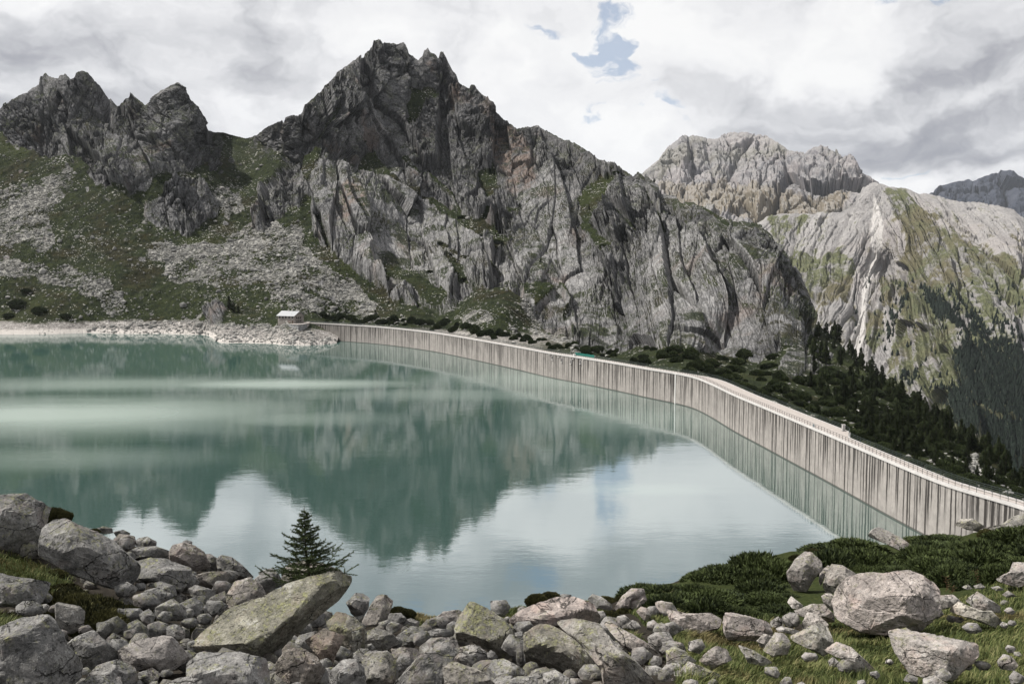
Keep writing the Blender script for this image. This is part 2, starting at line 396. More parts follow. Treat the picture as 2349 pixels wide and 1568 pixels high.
SCREE = [
 [(-60,440),(80,420),(150,380),(180,395),(150,440),(110,500),(130,560),(100,590),(60,560),(-60,560)],
 [(-60,590),(60,600),(160,610),(240,640),(280,680),(300,720),(250,725),(230,690),(150,660),(80,640),(-60,635)],
 [(380,600),(330,590),(350,560),(500,560),(560,520),(600,490),(650,520),(690,500),(700,560),(760,620),(820,650),(860,700),(880,740),(800,730),(740,700),(640,690),(600,650),(520,660),(440,650),(380,640)],
 [(470,420),(540,440),(560,480),(520,500),(500,470)],
 [(1200,670),(1215,700),(1250,760),(1330,790),(1380,810),(1330,800),(1270,780),(1230,770),(1190,690)],
 [(1060,730),(1080,710),(1120,715),(1140,740),(1110,745),(1100,760),(1070,755)],
 [(880,725),(950,730),(980,750),(900,745)],
 [(200,760),(220,745),(330,735),(420,735),(480,740),(520,745),(640,742),(700,757),(780,785),(760,800),(480,800),(200,790)],
 [(2200,1060),(2230,1045),(2280,1080),(2290,1105),(2240,1095)],
 [(610,690),(680,660),(760,690),(800,715),(740,725),(660,705)],
]
GREENS = [ # grassy ledges inside the cliffs
 [(830,360),(860,340),(875,370),(890,385),(880,392),(820,392)],[(940,230),(985,195),(1010,215),(960,250),(950,290),(930,300)],
 [(1010,470),(1060,490),(1100,520),(1160,540),(1190,545),(1150,560),(1090,550),(1050,515)],[(1100,400),(1135,395),(1150,440),(1120,470),(1110,440)],
 [(860,600),(950,620),(1000,650),(1040,690),(1000,700),(930,650),(870,625)],[(1010,580),(1050,600),(1080,650),(1060,660),(1030,620)],
 [(1330,440),(1400,400),(1420,430),(1370,480),(1340,520),(1330,500)],[(1320,505),(1370,520),(1420,580),(1400,590),(1350,540)],
 [(980,450),(1005,465),(1030,500),(1000,490)],[(690,380),(720,330),(735,340),(705,420)],[(1190,650),(1260,640),(1280,660),(1230,700)],
]
_z = lambda pts: zc(pts, .48852, 458.7, 46.0)
SLABS = [_z([(520,620),(700,700),(900,720),(1080,830),(1250,960),(1330,1080),(1380,1200),(1200,1300),(1180,1400),(1080,1400),(820,1260),(640,1100),(540,1000),(520,800)]),
  _z([(1640,690),(1760,900),(1740,1060),(1600,1200),(1400,1180),(1480,1000),(1560,800)]), _z([(1730,1060),(1850,1100),(1930,1300),(1950,1530),(1650,1370),(1700,1200)]),
  _z([(2150,900),(2349,1000),(2700,1200),(2760,1480),(2500,1560),(2200,1560),(2080,1300)]), _z([(760,260),(830,400),(880,640),(840,560),(780,420)])]
LEDGES = [_z(q) for q in ([(750,700),(880,710),(1080,820),(1200,920),(1330,960),(1430,1010)],[(960,650),(1080,720),(1180,810),(1220,900)],[(1290,960),(1430,900),(1500,880)],[(820,1130),(960,1160),(1050,1220),(1100,1250)],
  [(1130,1060),(1250,1120),(1340,1110),(1400,1180)],[(1385,700),(1370,830)],[(1780,900),(1860,1030),(1900,1110)],[(1880,730),(1900,860),(1960,900),(2050,1000)],[(990,330),(1080,350),(1000,480)],[(780,560),(800,700),(870,690)],
  [(1560,720),(1640,700)],[(2100,820),(2180,1000)],[(2360,870),(2480,960)],[(560,940),(620,1100),(700,1180),(760,1230)],[(1000,1300),(1130,1400),(1250,1330)],[(1690,1220),(1740,1300),(1700,1380)],[(640,420),(560,560)],[(2250,1300),(2330,1390)])]
WARMZ = [_z([(1350,480),(1470,500),(1580,680),(1580,800),(1450,820),(1380,640)]),_z([(1180,300),(1230,330),(1220,420),(1170,380)]),_z([(1050,200),(1100,210),(1100,280)]),_z([(640,820),(760,760),(800,900),(680,960)])]
def near_sheet(q=1.0):
    us = np.arange(-330, 2640, 1.35/q); nc = len(us); nr = int(430*q)
    sv = np.interp(us, SK[:, 0], SK[:, 1])
    rough = np.interp(us, [-200,0,480,500,570,640,700,1400,1550,1870,1900,2600], [1,1,1,.35,.35,.8,1,.9,.4,.4,.5,.5])
    sv = sv + rough*(3.6*ridged(us/16, us*0, us*0+3, 3, seed=5) + 2.2*fbm(us/4.0, us*0, us*0, 2, seed=9) - 1.5)
    bv = np.where(us < 690, np.interp(us, [-300,0,200,370,480,500,740], [777,777,773,775,785,798,800]), np.where(us < 774, 800, crest_v(us)+20))
    bv = blur(bv, 3, 0)
    t = np.linspace(0, 1, nr); t = t**1.06
    U = np.repeat(us[:, None], nr, 1); V = sv[:, None]+(bv-sv)[:, None]*t[None]
    Y = on_grid(fD, U, V)
    cv = crest_v(us); damY = (60-HC)*FP/(cv-V0)
    lim = np.where(us > 778, damY+11, 0)[:, None]
    Y = np.maximum(Y, lim)
    P = at_y(U, V, Y)
    Nn = gnormals(np.stack([blur(blur(P[..., k], 6, 0), 6, 1) for k in range(3)], -1))
    # masks
    wu = U+24*fbm(U/34, V/34, U*0, 6, gain=.62, seed=31); wv = V+24*fbm(U/34, V/34, U*0+7, 6, gain=.62, seed=41)
    rock = np.zeros(U.shape); scree = np.zeros(U.shape); green = np.zeros(U.shape)
    for p in CLIFFS: rock = np.maximum(rock, inpoly(wu, wv, p))
    for p in SCREE: scree = np.maximum(scree, inpoly(wu, wv, p))
    for p in GREENS: green = np.maximum(green, inpoly(wu, wv, p))
    du4 = U+5*fbm(U/14, V/14, U*0+2, 4, seed=33); dv4 = V+5*fbm(U/14, V/14, U*0+9, 4, seed=34); ld = np.full(U.shape, 99.0)
    for L_ in LEDGES:
        for (x1, y1), (x2, y2) in zip(L_[:-1], L_[1:]):
            tt = np.clip(((du4-x1)*(x2-x1)+(dv4-y1)*(y2-y1))/((x2-x1)**2+(y2-y1)**2), 0, 1)
            ld = np.minimum(ld, np.hypot(du4-x1-tt*(x2-x1), dv4-y1-tt*(y2-y1)))
    lw = 3.2+3.5*np.clip(fbm(U/40, V/40, U*0+1, 3, seed=35)*2+.3, -.4, 1.5)
    green = np.maximum(green, (ld < lw)*1.0)
    slabm = np.zeros(U.shape); warmz = np.zeros(U.shape)
    for p in SLABS: slabm = np.maximum(slabm, inpoly(wu*.8+U*.2, wv*.8+V*.2, p))
    for p in WARMZ: warmz = np.maximum(warmz, inpoly(wu, wv, p))
    slabm = blur(blur(blur(blur(slabm, 7, 0), 7, 1), 5, 0), 5, 1); warmz = blur(blur(warmz, 5, 0), 5, 1)
    rock = np.maximum(0, rock-green)
    # scattered outcrops on the grass
    oc = fbm(U/26, V/20, U*0+2, 5, seed=77)
    rock = np.maximum(rock, (oc > 0.29)*(V < 700)*(1-green))
    rock = np.maximum(rock, (fbm(U/30, V/40, U*0+2, 5, gain=.6, seed=78) > 0.36)*(U > 1690)*(V > 780)*1.0)
    r_s = blur(blur(rock, 2, 0), 2, 1); r_b = np.clip(blur(blur(blur(blur(rock, 12, 0), 9, 1), 12, 0), 9, 1)*1.5-.12, .08, 1)
    x, y, z = P[..., 0], P[..., 1], P[..., 2]
    du_ = np.sqrt((np.diff(P[:, :, :2], axis=0)**2).sum(-1)); s = np.concatenate([[0], np.cumsum(np.median(du_[:, int(nr*.1):int(nr*.75)], axis=1))])[:, None]+0*x; h = z
    w1 = fbm(x/90, y/90, z/90, 3, seed=3); w2 = fbm(x/90+9, y/90, z/90, 3, seed=4)
    # joints lean one way on the left face and the other on the right shoulder
    lean = np.interp(U, [0,500,700,870,1180,1450,1750,2349], [.0,.05,-.10,.30,-.12,.30,.25,.0])
    s2 = s+lean*(h-120)+w1*6; h2 = h+w2*8
    rel = np.zeros(U.shape); crack = np.full(U.shape, 1.0)
    brk = .28+1.0*smooth01(fbm(U/95, V/80, U*0+11, 4, seed=66)*1.6-(((U-930)/190)**2+((V-570)/120)**2 < 1)*.25-(((U-1290)/70)**2+((V-540)/150)**2 < 1)*.25+.12, -.25, .45)
    brk = blur(blur(brk*(1-.62*slabm), 8, 0), 8, 1)
    for cw, ch, amp, sd, ca, al in [(95,190,19.0,1,.02,0),(44,84,11.0,2,.03,0.35),(27,42,6.5,6,.035,-.55),(16,25,4.2,3,.04,.6),(10,13,2.8,7,.05,-.5),(6.5,8,2.0,4,.07,.5),(3.6,4.2,1.2,5,.1,-.4)]:
        wz = perlin(s2/cw*.35, h2/ch*.35+sd*7.7, y/300, 60+sd)*.07
        f, e = facets((s2+al*h2)/cw+wz, h2/ch+wz, sd, .8)
        am = amp*(1 if cw > 60 else (.8+.4*brk if cw > 30 else brk)); rel += am*f*1.2; rel -= am*(0.15 if cw > 40 else .4)*np.exp(-(e/ca)**2)
        if cw < 60 and cw > 5: crack = np.minimum(crack, e/(ca*.8)+(1.2-brk)*.4)
    rel += 4.5*slabm-7*np.exp(-(ld/7)**2)+1.5*ridged(s2/55, h2/160, s2*0, 3, seed=8)+1.4*fbm(s2/9, h2/16, y/30, 4, seed=12)
    gr = 5*fbm(x/60, y/60, z/60, 4, seed=21)+2.2*fbm(x/9, y/9, z/9, 4, seed=22)+ (scree*1.2)*fbm(x/3, y/3, z/3, 2, seed=23)
    ew = np.interp(us, [1380,1520,1900,1960], [.035,.16,.16,.05])[:, None]; edge = smooth01(t[None]/ew, 0, 1)*0.82+0.18
    bot = smooth01(1-t, 0, 0.06)[None]
    low = smooth01(z, 3, 40)*0.75+0.25   # keep relief small near the water line
    disp = (rel*r_s*low+gr*(1-r_s)*low*smooth01(z, -3 if False else 1.0, 16)**0.5 if False else rel*r_s*r_b*low+gr*(1-r_s)*low)
    band = smooth01(np.abs(z), 0, 6); disp = disp*np.where(us[:, None] < 790, band, 1)*edge
    P = P+Nn*disp[..., None]
    # ground behind the ridge falls away
    K = 16; back = []
    for k in range(1, K+1):
        q_ = P[:, 0].copy(); dist = 6*k**1.75
        q_[:, 1] += dist; q_[:, 0] += (q_[:, 0]/q_[:, 1])*dist
        q_[:, 2] -= dist*0.8+3*fbm(q_[:, 0]/20, q_[:, 1]/20, q_[:, 2]*0, 3, seed=50)
        back.append(q_)
    B = np.stack(back[::-1], 1)
    P2 = np.concatenate([B, P], 1)
    def ext(a): return np.concatenate([np.repeat(a[:, :1], K, 1), a], 1)
    me = np_mesh('mountain', P2.reshape(-1, 3), grid_faces(nc, nr+K), False,
                 {'rock': ext(r_s), 'scree': ext(blur(scree, 1, 0)), 'crack': ext(np.clip(crack, 0, 1)), 'slab': ext(1.28-brk), 'pale': ext(slabm), 'warmz': ext(warmz), 'fs': ext(s2), 'fh': ext(h2), 'green': ext(green)})
    return me, (us, U, V, P, rock, scree)

def mat_mountain():
    m, g = new_mat('mountain_rock_and_turf')
    geo = g.node('ShaderNodeNewGeometry'); p = geo.outputs['Position']; nz = g.sep(geo.outputs['Normal'])[2]; px, py, pz = g.sep(p)
    n1 = g.noise(p, 0.012, 5, 0.6); n2 = g.noise(p, 0.08, 5, 0.65); n3 = g.noise(p, 0.42, 6, 0.74)
    st = g.noise(g.vm(p, (1, 1, 0.12)), 0.11, 6, 0.65, 0.3)
    s = g.add(g.mul(g.sub(n1, .5), .8), g.add(g.mul(g.sub(n2, .5), .8), g.add(g.mul(g.sub(st, .5), .40), g.add(g.mul(g.sub(n3, .5), 1.35), g.mul(g.sub(g.attr('slab'), .45), .22)))))
    rock = g.ramp(g.add(s, 0.5), [(0.06, (.045,.046,.050)), (0.36, (.115,.114,.118)), (0.58, (.185,.183,.185)), (0.88, (.36,.352,.348))])
    fs = g.attr('fs'); fh = g.attr('fh'); jw = g.vm(g.va(g.noise(p, .12, 3, .6, out=1), (-.5, -.5, -.5)), (.5, .5, 0))
    jt = None
    for a_, b_, k_, w_, o_ in ((17., 34., .35, .026, 0), (8.5, 15., -.6, .04, 7), (4.6, 7., .7, .06, 13)):
        e_ = g.voro(g.va(g.comb(g.m('DIVIDE', g.add(fs, g.mul(fh, k_)), a_), g.m('DIVIDE', fh, b_), float(o_)), jw), 1.0, 'DISTANCE_TO_EDGE', 'Distance')
        q_ = g.ss(e_, w_, w_*.25); jt = q_ if jt is None else g.mx(jt, g.mul(q_, .8))
    upper = g.ss(g.add(pz, g.mul(g.sub(n1, .5), 160)), 90, 250)
    rock = g.mix(g.mul(g.mul(upper, .36), g.sub(1.0, g.attr('pale'))), rock, (.045,.045,.048))
    rock = g.mix(g.mul(g.attr('pale'), .48), rock, g.mix(g.add(.5, g.mul(s, .9)), (.135,.134,.138), (.34,.336,.332)))
    rock = g.mix(g.mul(jt, .62), rock, (.022,.023,.02))
    warm = g.ss(g.noise(g.vm(p, (1, 1, 0.35)), 0.018, 5, 0.6), .56, .70)
    warm = g.mx(g.mul(warm, .7), g.mul(g.attr('warmz'), g.ss(n2, .36, .6)))
    rock = g.mix(g.mul(warm, 0.6), rock, g.mix(n2, (.10,.072,.058), (.30,.21,.165)))
    lich = g.mul(g.ss(g.noise(p, 0.035, 6, 0.7), .55, .68), 0.30)
    rock = g.mix(lich, rock, (.19,.20,.125))
    rock = g.mix(g.mul(g.ss(g.attr('crack'), 1.0, .1), 0.55), rock, (.035,.037,.03))
    # turf
    t1 = g.noise(p, 0.02, 5, 0.6); t2 = g.noise(p, 0.16, 5, 0.7); t3 = g.noise(p, 0.9, 3, 0.7)
    veg = g.ramp(g.add(g.mul(t2, .6), g.mul(t3, .4)), [(0.35, (.006,.010,.005)), (0.5, (.018,.025,.009)), (0.66, (.048,.057,.019))])
    veg = g.mix(g.mul(g.ss(t1, .50, .66), .5), veg, g.ramp(t2, [(0.35, (.013,.010,.006)), (0.65, (.045,.032,.018))]))
    bright = g.ss(g.noise(g.va(p, (300, 0, 0)), 0.011, 4, 0.6), .56, .68)
    veg = g.mix(g.mul(bright, .5), veg, g.mix(t3, (.02,.03,.01), (.07,.08,.025)))
    # scattered pale stones
    v1 = g.voro(p, 0.22, 'F1', 'Distance'); c1 = g.sep(g.voro(p, 0.22, 'F1', 'Color'))[0]
    v2 = g.voro(p, 0.55, 'F1', 'Distance'); c2 = g.sep(g.voro(p, 0.55, 'F1', 'Color'))[0]
    dens = g.noise(p, 0.03, 4, 0.6)
    s1 = g.mul(g.ss(v1, .42, .22), g.ss(g.add(c1, g.mul(dens, 2.2)), 2.05, 2.15))
    s2 = g.mul(g.ss(v2, .42, .22), g.ss(g.add(c2, g.mul(dens, 2.2)), 1.98, 2.06))
    stone = g.mx(s1, s2)
    stc = g.mix(c2, (.16,.16,.15), (.42,.41,.38))
    # scree
    sv1 = g.voro(p, 0.30, 'F1', 'Color'); se1 = g.voro(p, 0.30, 'DISTANCE_TO_EDGE', 'Distance')
    sv2 = g.voro(p, 0.75, 'F1', 'Color'); se2 = g.voro(p, 0.75, 'DISTANCE_TO_EDGE', 'Distance')
    scl = g.add(g.mul(g.sep(sv1)[0], .5), g.mul(g.sep(sv2)[1], .5))
    scol = g.ramp(scl, [(0.15, (.12,.12,.11)), (0.45, (.19,.187,.175)), (0.8, (.42,.41,.38))])
    scol = g.mix(g.mul(g.ss(g.m('MINIMUM', se1, se2), .09, .02), g.ss(n2, .4, .6)), scol, (.03,.03,.026))
    rmask = g.attr('rock'); smask = g.attr('scree')
    sfac = g.ss(g.add(smask, g.mul(g.sub(g.noise(p, 0.035, 8, 0.72), .5), 6.5)), .80, .98)
    steep = g.ss(nz, .42, .25)
    rfac = g.ss(g.add(g.mul(rmask, 1.0), g.mul(g.sub(n2, .5), 1.6)), .40, .60)
    rfac = g.mx(rfac, g.mul(steep, g.ss(n1, .42, .55)))
    ledge = g.mul(g.ss(g.add(nz, g.mul(g.sub(n2, .5), .5)), .60, .74), g.ss(g.noise(p, 0.025, 6, .68), .46, .54))
    rfac = g.mul(rfac, g.sub(1.0, g.mul(ledge, 0.9)))
    ground = g.mix(g.mul(stone, 0.95), veg, stc)
    ground = g.mix(sfac, ground, scol)
    col = g.mix(rfac, ground, rock)
    # drawdown band of the reservoir: washed pale rock
    zl = g.add(pz, g.mul(g.sub(g.noise(p, 0.05, 4, .6), .5), 9.0))
    pale = g.mix(g.mul(g.ss(g.m('MINIMUM', se1, se2), .08, .01), .6), g.ramp(scl, [(0.2, (.24,.225,.21)), (0.8, (.50,.475,.45))]), (.07,.065,.06))
    pale = g.mix(g.ss(pz, 4.5, 2.5), pale, (.50,.47,.44))
    col = g.mix(g.mul(g.ss(zl, 11.0, 8.0), g.ss(py, 600, 740)), col, g.mix(g.ss(px, 0, 60), pale, col))
    bh = g.sub(g.add(g.mul(n3, 1.0), g.mul(n2, 1.4)), g.mul(jt, .8))
    nrm = g.bump(bh, 0.6, 1.6)
    g.out(g.bsdf(col, 0.95, 0.08, nrm)); return m

Q = 1.0
me, NS = near_sheet(Q)
mountain = link('mountain', me, mat_mountain()); tag(mountain, 'dark granite ridge and green boulder slopes behind the lake', kind='structure')

# ------------------------------------------------------------------ far mountains
def far_sheet(name, sk, base, ctrl, nr, du, amps, mat, jag, seed, lean=0.0, polys=None, forest=None, lean2=None, streak=None):
    sk = np.array(sk); us = np.arange(sk[0, 0], sk[-1, 0], du); nc = len(us)
    sv = np.interp(us, sk[:, 0], sk[:, 1])+jag*(ridged(us/14, us*0, us*0+seed, 3, seed=seed)-.6+.6*fbm(us/4, us*0, us*0, 2, seed=seed+3))
    bv = np.interp(us, [b[0] for b in base], [b[1] for b in base])
    t = np.linspace(0, 1, nr)
    U = np.repeat(us[:, None], nr, 1); V = sv[:, None]+(bv-sv)[:, None]*t[None]
    P = at_y(U, V, on_grid(rbf(ctrl, 20.0), U, V))
    Nn = gnormals(np.stack([blur(blur(P[..., k], 6, 0), 6, 1) for k in range(3)], -1))
    x, y, z = P[..., 0], P[..., 1], P[..., 2]
    w = fbm(x/400, y/400, z/400, 4, seed=seed); du_ = np.sqrt((np.diff(P[:, :, :2], axis=0)**2).sum(-1))
    s = np.concatenate([[0], np.cumsum(np.median(du_, axis=1))])[:, None]+lean*(z-z.mean())+w*60
    def relief(ss_):
        r_ = np.zeros(U.shape)
        for cw, ch, amp, sd in amps:
            f, e = facets(ss_/cw, (z+w*60)/ch, seed*7+sd, 1.0); r_ += amp*f-amp*.5*np.exp(-(e/.08)**2)
        a0 = amps[0]
        return r_+a0[2]*.5*ridged(ss_/(a0[0]*.7), z/(a0[1]*3), ss_*0, 5, seed=seed+20)+a0[2]*.4*fbm(ss_/60, z/90, y/90, 5, seed=seed+30)
    if lean2 is None: rel = relief(s); sl = s
    else:
        mm = smooth01(U, 1990, 2070); s_b = s+(lean2-lean)*(z-z.mean()); rel = relief(s)*(1-mm)+relief(s_b)*mm; sl = np.where(mm > .5, s_b+500, s)
    P = P+Nn*(rel*(smooth01(t, 0, .06)[None]*.8+.2))[..., None]
    B = []
    for k in range(8, 0, -1):
        q_ = P[:, 0].copy(); d = 30*k**1.8; q_[:, 1] += d; q_[:, 0] *= q_[:, 1]/(q_[:, 1]-d); q_[:, 2] -= d*.7; B.append(q_)
    P2 = np.concatenate([np.stack(B, 1), P], 1)
    msk = np.zeros(U.shape)
    if polys:
        wu = U+14*fbm(U/30, V/30, U*0, 5, seed=seed+1); wv = V+14*fbm(U/30, V/30, U*0+7, 5, seed=seed+2)
        for p in polys: msk = np.maximum(msk, inpoly(wu, wv, p))
        msk = blur(blur(msk, 2, 0), 2, 1)
    fm = np.zeros(U.shape)
    if forest:
        for p in forest: fm = np.maximum(fm, inpoly(wu, wv, p))
        fm = blur(blur(fm, 2, 0), 2, 1)
    sk_ = np.zeros(U.shape)
    for p in (streak or []): sk_ = np.maximum(sk_, inpoly(U+5*fbm(U/12, V/12, U*0, 3, seed=5), V, p))
    sk_ = blur(blur(sk_, 2, 0), 2, 1)
    ex = lambda a: np.concatenate([np.repeat(a[:, :1], 8, 1), a], 1)
    me = np_mesh(name, P2.reshape(-1, 3), grid_faces(nc, nr+8), False, {'mask': np.concatenate([np.repeat(msk[:, :1], 8, 1), msk], 1), 'forest': np.concatenate([np.repeat(fm[:, :1], 8, 1), fm], 1), 'sl': ex(sl), 'streak': ex(sk_)})
    return link(name, me, mat), (U, V, P)

def mat_far(kind):
    m, g = new_mat('far_rock_'+kind)
    geo = g.node('ShaderNodeNewGeometry'); p = geo.outputs['Position']; nz = g.sep(geo.outputs['Normal'])[2]; px, py, pz = g.sep(p)
    if kind == 'peak':
        n1 = g.noise(g.vm(p, (1, 1, .5)), .0022, 6, .65); n2 = g.noise(g.vm(p, (1, 1, .5)), .012, 7, .74); n3 = g.noise(p, .06, 6, .78)
        s = g.add(g.mul(n1, .38), g.add(g.mul(n2, .36), g.mul(n3, .26)))
        col = g.ramp(s, [(.34, (.06,.062,.075)), (.45, (.15,.15,.162)), (.54, (.25,.232,.232)), (.66, (.42,.39,.385))])
        col = g.mix(g.mul(g.ss(g.noise(g.va(p, (900, 0, 0)), .0016, 5, .6), .50, .62), .55), col, (.12,.12,.085))
        col = g.mix(g.mul(g.attr('mask'), .8), col, g.mix(n2, (.09,.085,.06), (.26,.21,.15)))
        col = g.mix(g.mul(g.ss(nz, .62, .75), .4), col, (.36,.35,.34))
        bd, bs = 12.0, .6
    elif kind == 'flank':
        st = g.noise(g.comb(g.attr('sl'), 0.0, g.mul(pz, .14)), .016, 7, .70)
        n1 = g.noise(p, .0028, 5, .6); n2 = g.noise(p, .022, 7, .74); n3 = g.noise(p, .13, 7, .78)
        s = g.add(g.mul(st, .38), g.add(g.mul(n2, .27), g.mul(n3, .35)))
        rock = g.ramp(s, [(.34, (.10,.097,.10)), (.46, (.23,.222,.22)), (.56, (.35,.338,.33)), (.70, (.56,.545,.53))])
        rock = g.mix(g.mul(g.ss(n1, .5, .62), .22), rock, (.38,.33,.31))
        gcol = g.ramp(g.add(g.mul(n2, .4), g.mul(n3, .6)), [(.36, (.040,.046,.026)), (.5, (.095,.103,.057)), (.64, (.19,.19,.115))])
        gcol = g.mix(g.mul(g.ss(g.noise(g.va(p, (0, 700, 0)), .004, 4, .6), .46, .6), .55), gcol, (.135,.110,.075))
        ff = g.attr('forest')
        gf = g.ss(g.add(g.mul(g.attr('mask'), .62), g.add(g.mul(g.sub(n1, .5), 1.6), g.add(g.mul(g.sub(st, .5), 3.2), g.mul(g.sub(n2, .5), 3.4)))), .20, .74)
        col = g.mix(gf, rock, gcol); col = g.mix(g.mul(g.ss(g.add(g.attr('streak'), g.mul(g.sub(n2, .5), 1.2)), .25, .85), .75), col, g.mix(n3, (.36,.345,.33), (.66,.64,.62))); col = g.mix(g.mul(ff, g.ss(n2, .62, .50)), col, g.mix(n3, (.030,.034,.024), (.105,.105,.065)))
        bd, bs = 6.0, .7
    else:
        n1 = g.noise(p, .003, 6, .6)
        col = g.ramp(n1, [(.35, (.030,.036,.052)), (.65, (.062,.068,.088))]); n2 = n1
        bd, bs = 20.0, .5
    nrm = g.bump(n2, bs, bd)
    g.out(g.bsdf(col, .95, .05, nrm)); return m, g

mB, _ = mat_far('peak'); mC, _ = mat_far('flank'); mA, _ = mat_far('blue')
skB = zc([(-200,420),(60,290),(100,270),(150,245),(190,210),(220,165),(275,120),(320,118),(360,128),(410,130),(440,112),(470,108),(540,112),(600,120),(640,145),(680,178),(740,188),(780,168),(810,165),
          (850,185),(890,220),(950,260),(1000,290),(1100,330),(1250,420),(1500,560)], .6073, 1396.7, 238)
PB, GB = far_sheet('mountain', skB, [(1200,700),(2400,700)],
    [(1250,480,5600),(1470,400,5900),(1560,310,6300),(1690,305,6300),(1890,340,5700),(2010,420,5000),(1500,440,5400),(1600,400,5600),(1700,400,5500),(1850,420,5000),(1760,480,4700),(1600,470,4900),(1700,440,5200),(1950,480,4500),(1560,520,4400),(1900,600,3900),(1400,700,3700),(2300,600,4200),(2349,700,3600),(1620,340,6050),(1580,360,5900),(1750,350,5900),(1800,390,5500)],
    230, 1.35, [(420,480,62,1),(170,200,36,2),(75,90,18,3),(32,38,7.5,4)], mB, 4.0, 60, .1,
    [[(1500,430),(1560,420),(1620,440),(1640,400),(1660,385),(1700,430),(1760,440),(1850,440),(1960,440),(1900,500),(1750,520),(1560,480)]])
tag(PB, 'far pinkish grey rocky peak beyond the valley', kind='structure')
skC = zc([(-150,560),(300,520),(430,480),(560,452),(600,425),(640,415),(700,412),(760,415),(830,412),(880,410),(920,380),(960,320),(1000,300),(1060,315),(1120,320),(1180,340),(1250,350),(1330,372),(1400,375),(1470,390),(1530,400),(1568,430),(1700,480),(1950,520)], .6073, 1396.7, 238)
FOREST = [[(1568,960),(1450,900),(1330,860),(1230,790),(1180,700),(1240,740),(1330,840),(1450,880),(1568,930),(1600,1500),(1440,1300),(1320,1210),(1290,1150),(1270,1100),(1340,1050),(1300,960),(1350,930)],
  [(1340,900),(1600,960),(1800,1000),(1800,1700),(1440,1320),(1330,1215),(1290,1150),(1260,1090),(1330,1060)]]
C_MASK = [zc([(600,640),(700,560),(800,600),(880,560),(930,640),(900,760),(800,780),(720,700)], .6073, 1396.7, 238),
 zc([(1020,640),(1110,680),(1130,560),(1080,420),(1040,330),(1120,330),(1250,480),(1568,640),(1568,1500),(1150,1300),(1020,1060),(1080,900),(1120,780),(1040,760)], .6073, 1396.7, 238),
 zc([(980,780),(1040,780),(1040,900),(1000,960),(970,900)], .6073, 1396.7, 238), zc([(600,420),(760,420),(700,520),(620,560)], .6073, 1396.7, 238)]
PC, GC = far_sheet('mountain', skC, [(1200,900),(1800,1000),(1900,1080),(2100,1200),(2349,1330),(2600,1450)],
    [(1500,560,3500),(1740,500,3400),(1850,488,3300),(1930,487,3250),(1960,440,3150),(2005,420,3100),(2100,430,3050),(2349,495,2800),(2600,560,2700),(1850,600,2900),(1950,560,2850),(1990,520,2900),(2060,560,2700),(2150,560,2650),(2349,620,2450),(2000,700,2450),(2080,690,2300),(1980,800,2250),
     (2060,770,2200),(2200,700,2150),(2349,760,2000),(1900,700,2500),(2000,850,2150),(2100,850,1950),(2150,930,1750),(2250,850,1800),(2349,900,1650),(2349,1060,1250),(2200,1040,1400),(2300,1000,1420),(2100,1000,1650),(1900,850,2200),(2040,620,2750),(2600,800,1800),(2600,1200,1050),(2349,1300,950),(1800,900,2200),(2120,640,2450),(2260,620,2450),(2200,780,1900)],
    440, 1.3, [(230,600,22,1),(90,260,13,2),(40,110,7,3),(18,44,3.4,4),(8,18,1.6,5)], mC, 3.0, 90, -.45, C_MASK, [zc(q, .6073, 1396.7, 238) for q in FOREST], lean2=1.0, streak=[[(2012,455),(2030,520),(2018,590),(1998,640),(1990,700),(1978,790),(1962,855),(1935,850),(1955,790),(1972,720),(1980,650),(1998,590),(2005,520)]])
tag(PC, 'pale sunlit rock and grass mountainside across the valley', kind='structure')
skA = zc([(1000,420),(1150,362),(1200,345),(1260,310),(1320,290),(1360,280),(1380,290),(1420,270),(1470,253),(1520,270),(1568,285),(1700,270),(2050,420)], .6073, 1396.7, 238)
PA, GA = far_sheet('mountain', skA, [(1900,620),(2700,620)], [(2000,500,9000),(2290,392,9800),(2349,410,9800),(2600,400,9800),(2349,500,8600),(2600,600,7600),(2100,600,7800),(2230,460,9200)],
    90, 2.5, [(700,500,120,1),(250,200,40,2),(90,90,14,3)], mA, 1.6, 120)
tag(PA, 'dark blue mountain farthest away on the right', kind='structure')

